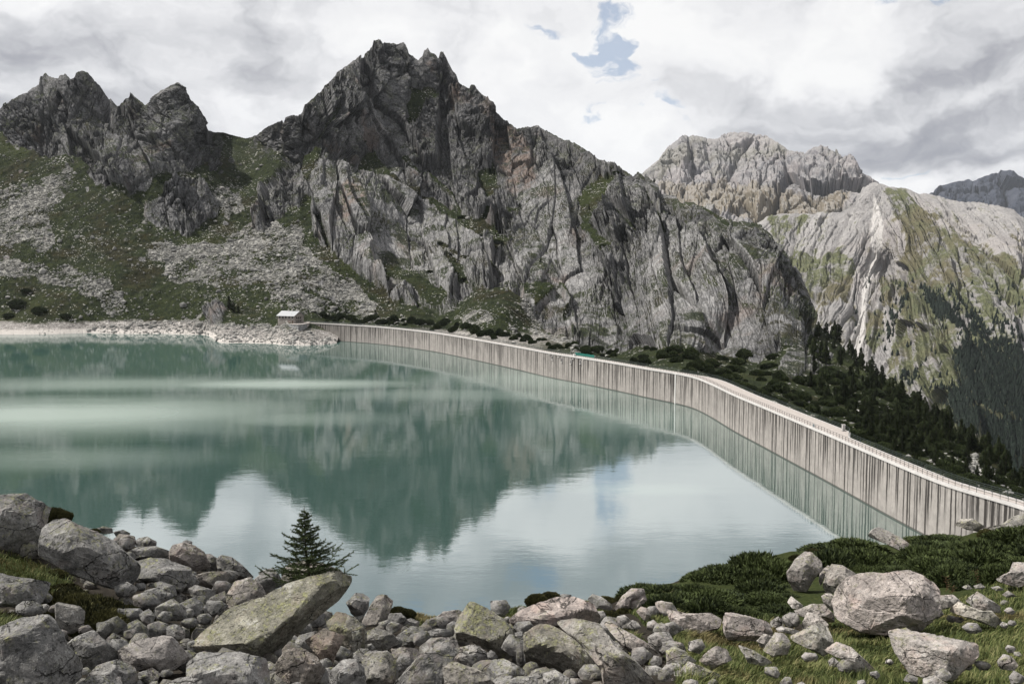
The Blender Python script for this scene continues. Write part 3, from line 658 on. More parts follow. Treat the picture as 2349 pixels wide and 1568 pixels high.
# ------------------------------------------------------------------ lake
def build_lake():
    m, g = new_mat('milky_lake_water')
    geo = g.node('ShaderNodeNewGeometry'); p = geo.outputs['Position']; px, py, pz = g.sep(p)
    # wind-ruffled patches; their pale colour also paints in sunlit water
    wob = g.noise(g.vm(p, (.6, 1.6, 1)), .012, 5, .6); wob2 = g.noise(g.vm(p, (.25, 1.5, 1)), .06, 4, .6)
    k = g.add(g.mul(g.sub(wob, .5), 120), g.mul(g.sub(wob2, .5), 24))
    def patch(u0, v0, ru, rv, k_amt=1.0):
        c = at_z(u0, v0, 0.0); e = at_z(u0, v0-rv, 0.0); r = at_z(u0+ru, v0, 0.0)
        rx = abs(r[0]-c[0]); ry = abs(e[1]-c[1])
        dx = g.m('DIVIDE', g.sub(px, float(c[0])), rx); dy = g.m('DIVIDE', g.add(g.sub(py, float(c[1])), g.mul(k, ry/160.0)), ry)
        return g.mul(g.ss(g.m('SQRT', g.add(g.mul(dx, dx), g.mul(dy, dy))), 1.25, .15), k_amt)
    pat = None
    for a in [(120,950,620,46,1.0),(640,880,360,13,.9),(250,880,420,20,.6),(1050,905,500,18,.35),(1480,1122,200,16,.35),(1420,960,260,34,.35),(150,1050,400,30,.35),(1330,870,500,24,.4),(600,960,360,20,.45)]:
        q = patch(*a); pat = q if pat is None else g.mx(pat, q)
    n1 = g.noise(g.vm(p, (.55, 1.0, 1)), .9, 3, .6); n2 = g.noise(g.vm(p, (.5, 1, 1)), .16, 3, .5); n3 = g.noise(g.vm(p, (.6, 1, 1)), 3.0, 2, .5)
    hgt = g.add(g.mul(n1, .030), g.add(g.mul(n2, .09), g.mul(n3, .006)))
    nrm = g.bump(hgt, g.add(.20, g.mul(pat, .55)), 1.0)
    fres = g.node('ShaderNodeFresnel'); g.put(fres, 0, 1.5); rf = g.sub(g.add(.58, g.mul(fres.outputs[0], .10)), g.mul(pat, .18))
    gl = g.node('ShaderNodeBsdfGlossy'); g.put(gl, 0, (.95,.955,.97)); g.put(gl, 1, g.add(.012, g.mul(pat, .16))); g.put(gl, 'Normal', nrm)
    tint = g.noise(p, .006, 3, .5)
    df = g.node('ShaderNodeBsdfDiffuse'); g.put(df, 0, g.mix(g.mul(pat, .8), g.mix(tint, (.045,.092,.078), (.056,.108,.092)), (.38,.45,.41)))  # pale patch mix: sunlight on the water put into the diffuse colour
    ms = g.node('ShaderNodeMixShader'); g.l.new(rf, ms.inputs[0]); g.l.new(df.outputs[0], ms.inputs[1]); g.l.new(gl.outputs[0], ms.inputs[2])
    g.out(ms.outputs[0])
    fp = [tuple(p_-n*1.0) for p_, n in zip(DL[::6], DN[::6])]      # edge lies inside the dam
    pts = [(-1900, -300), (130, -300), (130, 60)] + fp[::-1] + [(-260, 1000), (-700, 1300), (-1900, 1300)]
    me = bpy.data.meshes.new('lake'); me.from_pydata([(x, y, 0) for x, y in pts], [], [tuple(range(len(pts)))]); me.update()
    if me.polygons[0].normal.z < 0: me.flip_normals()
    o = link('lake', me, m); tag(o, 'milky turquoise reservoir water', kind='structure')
build_lake()

# ------------------------------------------------------------------ dam
def dam_mats():
    m, g = new_mat('stained_concrete')
    s = g.attr('s'); geo = g.node('ShaderNodeNewGeometry'); p = geo.outputs['Position']; px, py, pz = g.sep(p)
    blk = g.m('FLOOR', g.m('DIVIDE', s, 12.0)); brnd = g.node('ShaderNodeTexWhiteNoise', noise_dimensions='1D'); g.put(brnd, 'W', blk)
    drop = g.sub(HC-0.75, pz)                          # metres below the cornice
    def streaks(scale, off, wmin, wmax, keep, lmin, lmax):
        v = g.node('ShaderNodeTexVoronoi', voronoi_dimensions='1D', feature='F1'); g.put(v, 'W', g.add(g.mul(g.add(s, g.mul(g.sub(g.noise(g.comb(g.mul(s, .2), g.mul(pz, .25), off), 1.0, 3), .5), .5)), scale), off)); g.put(v, 'Scale', 1.0); g.put(v, 'Randomness', .75)
        c = g.sep(v.outputs['Color']); wd = g.add(wmin, g.mul(c[1], wmax-wmin)); ln = g.add(lmin, g.mul(g.m('POWER', c[0], 1.2), lmax-lmin))
        a = g.m('SUBTRACT', 1.0, g.m('SMOOTH_MIN', g.m('DIVIDE', v.outputs['Distance'], wd), 1.0, .1), clamp=True)
        a = g.ss(a, .15, .5)
        fade = g.ss(g.m('DIVIDE', drop, ln), 1.25, .15)
        return g.mul(g.mul(a, fade), g.ss(c[2], 1-keep, 1-keep+.15))
    a1 = streaks(.60, 3.3, .12, .42, .9, 5, 24); a2 = streaks(1.7, 9.1, .12, .38, .6, 2, 12); a3 = streaks(.28, 1.7, .08, .18, .7, 12, 30)
    st = g.mx(a1, g.mx(g.mul(a2, .75), a3))
    gn = g.noise(g.comb(s, g.mul(pz, .15), 0), 1.6, 5, .7)
    st = g.mul(st, g.add(.6, g.mul(gn, .9)))
    st = g.mul(st, g.add(.58, g.mul(g.ss(g.noise(g.comb(s, g.mul(pz, .4), 0), .06, 4, .6), .36, .56), .5)))
    n1 = g.noise(p, .25, 5, .6); n2 = g.noise(g.comb(s, g.mul(pz, .6), 0), 1.1, 5, .65)
    base = g.ramp(g.add(g.mul(n1, .5), g.mul(n2, .5)), [(.3, (.18,.170,.158)), (.5, (.27,.253,.235)), (.7, (.36,.338,.315))])
    base = g.mix(g.mul(brnd.outputs[0], .22), base, (.25,.235,.22))
    base = g.mix(g.mul(g.ss(gn, .58, .72), .35), base, (.55,.52,.48))
    # pour lifts: thin horizontal lines; contraction joints
    lift = g.m('FRACT', g.m('DIVIDE', g.add(pz, .3), 1.5)); base = g.mix(g.mul(g.ss(lift, .035, .0), .35), base, (.15,.14,.13))
    jn = g.m('ABSOLUTE', g.sub(g.m('FRACT', g.m('DIVIDE', s, 12.0)), .5)); base = g.mix(g.mul(g.ss(jn, .006, .002), .6), base, (.10,.095,.09))
    dark = g.mix(gn, (.022,.020,.019), (.055,.050,.046))
    col = g.mix(g.m('MULTIPLY', st, 1.15, clamp=True), base, dark)
    wl = g.ss(pz, .5, .25); col = g.mix(g.mul(wl, .85), col, (.05,.05,.045))
    g.out(g.bsdf(col, .9, .15, g.bump(g.add(n2, lift), .25, .05)))
    c, g = new_mat('pale_concrete_cap')
    geo = g.node('ShaderNodeNewGeometry'); p = geo.outputs['Position']
    col = g.ramp(g.add(g.mul(g.noise(p, .5, 5, .65), .6), g.mul(g.noise(p, 4, 3, .7), .4)), [(.3, (.36,.35,.34)), (.7, (.58,.56,.54))])
    g.out(g.bsdf(col, .85, .2, g.bump(g.noise(p, 6, 3), .2, .02)))
    d, g = new_mat('walkway_paving')
    geo = g.node('ShaderNodeNewGeometry'); p = geo.outputs['Position']
    col = g.ramp(g.noise(p, .6, 6, .7), [(.3, (.33,.295,.275)), (.7, (.49,.45,.42))])
    g.out(g.bsdf(col, .9, .15)); 
    r, g = new_mat('railing_steel')
    g.out(g.bsdf((.05,.055,.055), .6, .4, Metallic=.4))
    r2, g = new_mat('railing_green_steel')
    g.out(g.bsdf((.035,.050,.045), .6, .4, Metallic=.3))
    return m, c, d, r, r2
M_DAM, M_CAP, M_DECK, M_RAIL, M_RAIL2 = dam_mats()
def sweep(name, prof, mat, parent, wid=True, i0=0, i1=None, closed=True):
    """prof: list of (offset, z, k): offset towards the lake minus k * walkway width"""
    L = DL[i0:i1]; N = DN[i0:i1]; W = DW[i0:i1]; S = DS[i0:i1]
    V = np.stack([np.concatenate([L+N*(o-k*W)[:, None], np.full((len(L), 1), z)], 1) for o, z, k in prof], 1)
    n, m = V.shape[:2]
    F = grid_faces(n, m, True)
    if closed:
        i = np.arange(n-1); F = np.vstack([F, np.stack([i*m+m-1, (i+1)*m+m-1, (i+1)*m, i*m], 1)])
    me = np_mesh(name, V.reshape(-1, 3), F, False, {'s': np.repeat(S, m)})
    caps = [tuple(range(m)), tuple(range((n-1)*m, n*m))[::-1]]
    o = link(name, me, mat, parent); return o
def build_dam():
    d = empty('dam', (float(DL[300, 0]), float(DL[300, 1]), 0)); d.location = (0, 0, 0)
    tag(d, 'long curved grey concrete dam wall with dark vertical stains holding the lake', 'dam')
    sweep('wall', [(0,-34,0),(0,12.85,0),(-.1,12.85,1),(.4,-34,1)], M_DAM, d)
    sweep('cornice', [(.02,12.82,0),(.34,12.98,0),(.34,13.58,0),(-.22,13.62,0),(-.22,12.86,0)], M_CAP, d)
    sweep('cornice', [(.15,12.86,1),(.15,13.62,1),(-.35,13.60,1),(-.35,12.95,1)][::-1], M_CAP, d)
    sweep('walkway', [(-.225,12.90,0),(-.225,13.42,0),(.155,13.42,1),(.155,12.90,1)], M_DECK, d)
    # sluice openings: frames set proud of the wall, shade inside painted as flat dark panels
    hole, g = new_mat('opening_shade'); g.out(g.bsdf((.012,.012,.012), .9, .1))
    zs = 11.745; off = (1560, 980)
    for (x, y, w, h) in [(440,620,60,110),(748,710,50,110),(1062,760,55,115),(1390,770,50,110),(352,480,44,40),(655,560,46,34),(1145,640,46,34),(1485,650,50,36)]:
        u = (x/zs+off[0])*.79358; v = (y/zs+off[1])*.79358
        i = int(np.argmin(np.abs(DPU-u)));
        Y = DL[i, 1]; z = at_y(u, v, Y)[2]; c = np.array([DL[i, 0], DL[i, 1], z])
        ax = [np.array([DT[i, 0], DT[i, 1], 0]), np.array([DN[i, 0], DN[i, 1], 0]), np.array([0, 0, 1.])]
        sc = Y/FP*.79358/zs; W = max(w*sc*1.15, .9); H = h*sc
        b = MB(); b.box(c, W, .06, H, ax); o = b.build('opening', hole, d)
        f = MB(); f.box(c-ax[2]*(H/2+.25)+ax[1]*.25, W*1.1, .7, .3, ax); f.box(c+ax[2]*(H/2+.1)+ax[1]*.05, W*1.2, .3, .15, ax)
        f.box(c+ax[0]*(W/2+.1)+ax[1]*.05, .18, .3, H, ax); f.box(c-ax[0]*(W/2+.1)+ax[1]*.05, .18, .3, H, ax); f.build('opening_frame', M_CAP, o)
    i = int(np.argmin(np.abs(DPU-1549))); f = MB()
    c = np.array([*(DL[i]+DN[i]*.15), 0]); ax = [np.array([*DT[i], 0]), np.array([*DN[i], 0]), np.array([0, 0, 1.])]
    pm, g = new_mat('white_gauge'); g.out(g.bsdf((.7,.7,.68), .6, .3))
    f.box(c+ax[2]*6.4, .5, .16, 12.8, ax); f.build('water_gauge', pm, d)
    return d
DAM = build_dam()
def build_railing(name, k, off, h, mat, label, nrails, post_r, posts=True):
    """railing along the lake side (k=0) or the valley side (k=1) of the walkway"""
    L = DL+DN*(off-k*DW)[:, None]
    Lr, t = resample(L, 2.1)
    r = empty(name, (float(Lr[-1, 0]), float(Lr[-1, 1]), HC)); tag(r, label, 'railing', 'railings along the dam walkway')
    inv = np.array([Lr[-1, 0], Lr[-1, 1], HC])
    P = np.concatenate([Lr, np.full((len(Lr), 1), 0.0)], 1)-np.array([inv[0], inv[1], 0])
    vis = [i for i in range(len(P))]
    y = Lr[:, 1]; inframe = [i for i in vis if y[i] > 178]
    inframe.sort(key=lambda i: y[i]); near = set(inframe[:96]); rest = MB()
    for i in vis:
        if i in near:
            b = MB(); b.bar(P[i]+[0, 0, -.02], P[i]+[0, 0, h], post_r, 4); b.build('post', mat, r)
        else: rest.bar(P[i]+[0, 0, -.02], P[i]+[0, 0, h], post_r, 4)
    o = rest.build('post_row', mat, r); o['kind'] = 'stuff'
    for q in range(nrails):
        z = h*(1-q/nrails*.92); b = MB()
        for i in range(len(P)-1): b.bar(P[i]+[0, 0, z], P[i+1]+[0, 0, z], post_r*.75, 4)
        b.build('rail', mat, r)
    return r
RAIL1 = build_railing('railing', 0, -.05, 1.12, M_RAIL, 'grey steel railing on the lake side of the dam walkway', 2, .055)
RAIL2 = build_railing('railing', 1, -.10, 1.30, M_RAIL2, 'dark green steel railing on the valley side of the dam walkway', 3, .055)
# ------------------------------------------------------------------ places on the mountainside
us_n, U_n, V_n, P_n, ROCK_n, SCREE_n = NS
def terr(u, v):
    i = np.clip(np.searchsorted(us_n, u), 0, len(us_n)-1)
    j = int(np.clip(np.searchsorted(V_n[i], v), 0, V_n.shape[1]-1)); return P_n[i, j], i, j

def ico(level):
    b = bmesh_ico(level); return b
import bmesh
_ICO = {}
def bmesh_ico(level):
    if level not in _ICO:
        bm = bmesh.new(); bmesh.ops.create_icosphere(bm, subdivisions=level, radius=1.0)
        V = np.array([v.co[:] for v in bm.verts]); F = np.array([[v.index for v in f.verts] for f in bm.faces]); bm.free(); _ICO[level] = (V, F)
    return _ICO[level]

# loose stones on the scree and turf of the mountainside: too many to count
def build_scree():
    rg = np.random.default_rng(5); V0_, F0_ = bmesh_ico(1)
    Vs, Fs = [], []; n = 0
    want = 15000; tries = 0
    nc, nr = U_n.shape; DENS = fbm(U_n/40, V_n/25, U_n*0, 4, gain=.6, seed=55)*2-.1
    while n < want and tries < 200000:
        tries += 1
        i = rg.integers(0, nc); j = rg.integers(5, nr-2)
        if us_n[i] < -60 or us_n[i] > 2420: continue
        sc = SCREE_n[i, j]; rk = ROCK_n[i, j]
        if us_n[i] > 1450 and rg.random() < .85: continue
        if rk and rg.random() > .01: continue
        if not sc and rg.random() > .04+.62*max(0, float(DENS[i, j]))**1.5: continue
        if sc and rg.random() > .8: continue
        p = P_n[i, j]
        if p[2] < .3 and us_n[i] < 790: continue
        r = (0.45+0.95*rg.random()**3*(3.0 if rg.random() < .10 else 1.2))*(1.0 if p[1] > 600 else .75)
        if rg.random() < .006: r *= 2.2
        s = rg.uniform(.6, 1.3, 3)*r; s[2] *= .7
        q = V0_*rg.uniform(.72, 1.15, (len(V0_), 1))*s
        a = rg.uniform(0, 6.28); c_, s_ = math.cos(a), math.sin(a)
        q = np.stack([q[:, 0]*c_-q[:, 1]*s_, q[:, 0]*s_+q[:, 1]*c_, q[:, 2]], 1)
        Vs.append(q+p+[0, 0, r*.12]); Fs.append(F0_+n*len(V0_)); n += 1
    m, g = new_mat('pale_stones')  
    rnd = g.node('ShaderNodeNewGeometry').outputs['Random Per Island']; p = g.node('ShaderNodeNewGeometry').outputs['Position']
    col = g.ramp(g.add(g.mul(rnd, .7), g.mul(g.noise(p, .5, 4, .7), .3)), [(.1, (.15,.15,.145)), (.5, (.22,.217,.205)), (.9, (.42,.41,.385))])
    g.out(g.bsdf(col, .95, .05))
    o = link('scree', np_mesh('scree', np.vstack(Vs), np.vstack(Fs), False), m); tag(o, 'pale loose stones strewn over the green slopes behind the lake', 'scree', kind='stuff')
build_scree()

# ------------------------------------------------------------------ evergreen trees and dwarf pines on the slopes
def conifer_mesh(seed, n=380, broad=.20, gappy=.25, rnd_=0.0):
    rg = np.random.default_rng(seed); V = []; F = []
    az_gap = rg.uniform(0, 6.28)
    for k in range(n):
        t = rg.random()**.8; z = .08+.9*t
        a = rg.uniform(0, 6.28); prof = (1-t)**.75*(1-rnd_)+rnd_*math.sqrt(max(0, 1-(2*t-.9)**2/1.25)); rr = broad*prof*(.72+.30*math.sin(3*a+az_gap+5*t)+.22*math.sin(17*t+az_gap*2))+.012
        if rg.random() < gappy and math.cos(a-az_gap*3-9*t) > .4: rr *= .5
        r0 = rr*rg.uniform(0, .55); dz = rg.uniform(-.35, .15)*rr
        d = np.array([math.cos(a), math.sin(a)]); pr = np.array([-d[1], d[0]])
        w = rg.uniform(.012, .030)*(1.15-t*.6)
        b = np.array([*(d*r0), z]); e = np.array([*(d*rr), z+dz]); m = (b+e)/2; up = np.array([0, 0, w*rg.uniform(.2, .9)])
        s = np.array([*(pr*w), 0]); o = len(V)
        V += [b, m+s-up, e, m-s+up*.6]; F += [(o, o+1, o+2, o+3)]
        o = len(V); s2 = np.array([0, 0, w*1.1]); V += [b, m-s2, e, m+s2]; F += [(o, o+1, o+2, o+3)]
    return np.array(V), np.array(F)
def foliage_mat(name, dark, light, scale=1.0):
    m, g = new_mat(name); geo = g.node('ShaderNodeNewGeometry')
    oi = g.node('ShaderNodeObjectInfo').outputs['Random']; rnd = geo.outputs['Random Per Island']
    n = g.noise(geo.outputs['Position'], 1.2*scale, 3, .6)
    f = g.add(g.mul(rnd, .55), g.add(g.mul(n, .5), g.mul(g.sub(oi, .5), .3)))
    col = g.mix(g.ss(f, .1, .95), dark, light)
    g.out(g.bsdf(col, .8, .15)); return m
M_CON = foliage_mat('conifer_needles', (.006,.010,.005), (.050,.066,.024), .3)
bk, g = new_mat('bark'); g.out(g.bsdf(g.mix(g.noise(g.node('ShaderNodeNewGeometry').outputs['Position'], 8), (.03,.024,.018), (.09,.075,.06)), .9, .1)); M_BARK = bk
def trunk_mesh(name, h=1.0, r=.016):
    b = MB(); b.bar((0, 0, -.06), (0, 0, .55*h), r, 6, r*.6); b.bar((0, 0, .55*h), (0, 0, h*.99), r*.6, 6, r*.1)
    me = bpy.data.meshes.new(name); me.from_pydata(b.v, [], b.f); me.materials.append(M_BARK); return me
CON = []
for k, (bd, gp) in enumerate([(.27,.2),(.24,.3),(.33,.35),(.30,.5),(.21,.2),(.24,.4),(.30,.3),(.22,.5)]):
    V, F = conifer_mesh(100+k, 620, bd, gp, 0.0 if k < 3 else (.35 if k < 5 else .7)); me = np_mesh('crown', V, F); me.materials.append(M_CON); CON.append(me)
TR = trunk_mesh('trunk')
def place_conifer(p, h, label, group, k=None, rz=None):
    k = random.randrange(len(CON)) if k is None else k
    r = empty('pine_tree', p, random.uniform(0, 6.28)); r.scale = (h*random.uniform(.9, 1.2), h*random.uniform(.9, 1.2), h)
    tag(r, label, 'tree', group); link('trunk', TR, None, r); link('crown', CON[k], None, r); return r
def slope_label(u, v, h, what):
    size = 'tall' if h > 9 else ('medium-sized' if h > 5.5 else 'small')
    f = (crest_v(u)-v)/max(20, crest_v(u)-np.interp(u, SK[:, 0], SK[:, 1]))
    pos = 'close to the dam railing' if f < .3 else ('halfway up the slope' if f < .65 else 'high on the slope')
    side = 'behind the bend of the dam' if u < 1780 else ('behind the concrete pillar' if u < 1990 else ('right of the concrete pillar' if u < 2170 else 'at the right edge'))
    return f'{size} dark {what} {pos} {side}'
def scatter_conifers():
    rg = np.random.default_rng(21)
    slope = [(1885,750),(1950,820),(2060,900),(2160,950),(2260,1010),(2349,1080),(2420,1130),(2420,1200),(2349,1145),(2200,1095),(2089,1050),(1997,1010),(1930,970),(1880,930),(1840,870),(1860,790)]
    n = 0
    for u in np.arange(1893, 2360, 9.5):     # trees standing along the ridge
        if rg.random() < .3: continue
        uu = u+rg.uniform(-4, 4); v = np.interp(uu, SK[:, 0], SK[:, 1])+rg.uniform(1, 8); p, i, j = terr(uu, v)
        h = rg.uniform(24, 56)*p[1]/FP
        place_conifer(p-[0, 0, .5], h, ('tall' if h > 9 else ('medium-height' if h > 6.5 else 'short'))+' dark pine on the skyline ridge '+('close to the cliff foot' if u < 2010 else ('above the pillar on the dam' if u < 2180 else 'near the right edge')), 'pines along the ridge right of the dam') if False else place_conifer(p-[0, 0, .5], h, ('tall' if h > 9 else ('medium-height' if h > 6.5 else 'short'))+' dark pine on the skyline ridge '+('close to the cliff foot' if u < 2010 else ('above the pillar on the dam' if u < 2180 else 'near the right edge')), 'pines along the ridge right of the dam'); n += 1
    k = 0
    while k < 240:
        u = rg.uniform(1840, 2420); v = rg.uniform(750, 1200)
        if not inpoly(np.array([u]), np.array([v]), slope)[0]: continue
        if u < 1950 and rg.random() < .5: continue
        p, i, j = terr(u, v); h = (20+42*rg.random()**1.4)*p[1]/FP
        place_conifer(p-[0, 0, .4], h, slope_label(u, v, h, 'pine tree'), 'pines on the boulder slope below the dam'); k += 1
    for (u, v, hp) in [(1110,292,9),(1190,470,14),(715,268,7),(524,706,34),(533,712,28),(545,716,22),(1238,595,14),(1215,470,10),(860,720,14),(1700,330,0),(1500,425,10),(1350,480,12),(690,735,18),(755,728,14),(792,716,16)]:
        if hp == 0: continue
        p, i, j = terr(u, v); place_conifer(p-[0, 0, .5], hp*p[1]/FP, 'lone small dark pine clinging to the granite mountain face', 'lone pines on the mountain face')
scatter_conifers()

def shrub_mesh(seed, n=7000, L=.10, W=.030, flat=.5, up=.35):
    """a spreading dome of overlapping sprays"""
    rg = np.random.default_rng(seed)
    a = rg.uniform(0, 2*np.pi, n); ph = np.arcsin(rg.uniform(0.0, 1, n)**.8)
    d = np.stack([np.cos(ph)*np.cos(a), np.cos(ph)*np.sin(a), np.sin(ph)], 1)
    R_ = 1+.20*fbm(d[:, 0]*2, d[:, 1]*2, d[:, 2]*2+seed, 3, seed=seed)+.10*fbm(d[:, 0]*6, d[:, 1]*6, d[:, 2]*6+seed, 2, seed=seed+1)
    R_ *= rg.uniform(.86, 1.0, n)
    c = d*R_[:, None]*[1, 1, flat]
    t = d*[1, 1, .4]+rg.normal(0, .45, (n, 3))+[0, 0, up]; t /= np.linalg.norm(t, axis=1)[:, None]
    s = np.cross(t, d+rg.normal(0, .5, (n, 3))); s /= np.linalg.norm(s, axis=1)[:, None]+1e-6
    l = (L*rg.uniform(.5, 1.3, n))[:, None]; w = (W*rg.uniform(.6, 1.3, n))[:, None]
    V = np.stack([c-t*l*.3, c+t*l*.25+s*w, c+t*l, c+t*l*.25-s*w], 1).reshape(-1, 3)
    F = np.arange(n*4).reshape(-1, 4)
    return V, F
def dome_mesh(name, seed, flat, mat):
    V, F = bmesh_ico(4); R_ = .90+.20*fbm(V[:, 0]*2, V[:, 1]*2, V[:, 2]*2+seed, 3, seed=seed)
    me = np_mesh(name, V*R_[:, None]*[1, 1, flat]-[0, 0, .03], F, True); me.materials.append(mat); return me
M_JUN = foliage_mat('juniper_sprays', (.009,.015,.006), (.085,.110,.036), 3)
M_HEA = foliage_mat('heather_sprays', (.012,.015,.006), (.105,.100,.036), 3)
M_DWP = foliage_mat('dwarf_pine_sprays', (.009,.015,.007), (.062,.082,.030), .3)
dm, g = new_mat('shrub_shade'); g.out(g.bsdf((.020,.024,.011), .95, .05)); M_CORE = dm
SHR = {}
for nm, mt, L, W, up in (('juniper', M_JUN, .19, .040, .15), ('heather', M_HEA, .075, .026, .6), ('dwarf', M_DWP, .16, .07, .5)):
    SHR[nm] = []
    for k in range(3):
        V, F = shrub_mesh(200+k*7+len(nm), 9000 if nm != 'dwarf' else 2500, L, W, .5, up)
        me = np_mesh('foliage', V, F); me.materials.append(mt); SHR[nm].append((me, dome_mesh('shade_core', 200+k*7+len(nm), .5, M_CORE)))
def place_shrub(kind, p, r, label, group, zs=1.0, rz=None):
    k = random.randrange(3); o = empty({'juniper': 'juniper_bush', 'heather': 'heather_bush', 'dwarf': 'dwarf_pine_bush'}[kind], p, random.uniform(0, 6.28) if rz is None else rz)
    o.scale = (r*random.uniform(.9, 1.15), r*random.uniform(.9, 1.15), r*zs); tag(o, label, 'shrub', group)
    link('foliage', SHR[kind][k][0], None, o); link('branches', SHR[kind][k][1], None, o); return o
def scatter_dwarf():
    rg = np.random.default_rng(31)
    for u in np.arange(745, 1420, 8.5):      # the dark belt above the dam crest
        v = crest_v(u)-rg.uniform(3, 20)-(6 if u > 1000 else 0); p, i, j = terr(u+rg.uniform(-4, 4), v)
        place_shrub('dwarf', p, rg.uniform(5, 12)*p[1]/FP, ('broad' if rg.random() < .5 else 'narrow')+' dark dwarf pine in the belt behind the dam '+('beside the stone house' if u < 860 else ('below the left cliff' if u < 1040 else ('below the green mound' if u < 1230 else 'left of the green netting'))), 'dwarf pines behind the dam', rg.uniform(1.3, 2.4))
    for _ in range(420):
        u = rg.uniform(1450, 2345); v = crest_v(u)-rg.uniform(6, 150)
        if v < np.interp(u, SK[:, 0], SK[:, 1])+12: continue
        p, i, j = terr(u, v)
        if ROCK_n[i, j] > .4: continue
        r_ = rg.uniform(6, 19)*p[1]/FP; place_shrub('dwarf', p, r_, slope_label(u, v, r_*2.2, 'dwarf pine'), 'dwarf pines on the slope below the dam', rg.uniform(1.1, 2.0))
    for (u, v, r) in [(1100,545,14),(1140,552,12),(1060,500,10),(1395,590,12),(1000,650,9),(985,600,9),(1010,560,8),(40,700,22),(90,715,18),(60,670,12),(150,725,12),(20,725,14),(1370,800,14),(1345,795,10),(1420,430,9),(1065,640,8)]:
        p, i, j = terr(u, v); place_shrub('dwarf', p, r*p[1]/FP, ('large' if r > 12 else 'small')+' dark dwarf pine bush '+('on the grass slope above the far left shore' if u < 300 else ('on the central ledge of the main cliff' if u < 1200 else 'on the right part of the main cliff')), 'dwarf pines on the mountain')
scatter_dwarf()

# distant forest across the valley: one mass
def far_forest():
    UC, VC, PC_ = GC; usc = UC[:, 0]
    rg = np.random.default_rng(8); polys = [zc(p, .6073, 1396.7, 238) for p in (
        [(1568,960),(1450,900),(1330,860),(1230,790),(1180,700),(1240,740),(1330,840),(1450,880),(1568,930),(1600,1500),(1440,1300),(1320,1210),(1290,1150),(1270,1100),(1340,1050),(1300,960),(1350,930)],
        [(1340,900),(1600,960),(1700,1600),(1440,1300),(1330,1210),(1290,1150),(1260,1090),(1330,1060)],
        [(1110,1010),(1160,1000),(1150,1060),(1120,1050)],[(1100,730),(1130,720),(1080,860),(1040,930),(1060,850)],[(1180,690),(1568,850),(1568,900),(1300,830)])]
    wts = [1.0, 1.0, .9, .5, .16]
    bv_ = []; bf_ = []
    for q, (z0, z1, r0) in enumerate(((.02, .5, .24), (.28, .78, .19), (.55, 1.0, .12))):
        o_ = len(bv_)
        for k in range(7):
            a = 2*math.pi*k/7+q; r_ = r0*rg.uniform(.7, 1.25); bv_.append((r_*math.cos(a), r_*math.sin(a), z0+rg.uniform(-.05, .08)))
        bv_.append((0, 0, z1))
        for k in range(7): bf_.append((o_+k, o_+(k+1) % 7, o_+7))
    base = np.array(bv_); Fb = np.array(bf_); V = []; F = []; n = 0; tries = 0
    while n < 8000 and tries < 600000:
        tries += 1
        u = rg.uniform(1950, 2480); v = rg.uniform(650, 1200); ua, va = np.array([u+rg.normal(0, 6)]), np.array([v+rg.normal(0, 6)])
        k = [w for p, w in zip(polys, wts) if inpoly(ua, va, p)[0]]
        pr = max(k) if k else .012
        if rg.random() > pr: continue
        i = int(np.clip(np.searchsorted(usc, u), 0, len(usc)-1)); j = int(np.clip(np.searchsorted(VC[i], v), 0, VC.shape[1]-1)); p = PC_[i, j]
        h = rg.uniform(9, 17)*p[1]/FP; V.append(base*[h*rg.uniform(.9, 1.5), h*rg.uniform(.9, 1.5), h]+p-[0, 0, h*.1]); F.append(Fb+n*len(base)); n += 1
    m = foliage_mat('far_forest_needles', (.003,.006,.006), (.016,.026,.018), .02)
    o = link('forest', np_mesh('forest', np.vstack(V), np.vstack(F)), m); tag(o, 'distant dark conifer forest on the far valley side', 'forest', kind='stuff')
far_forest()

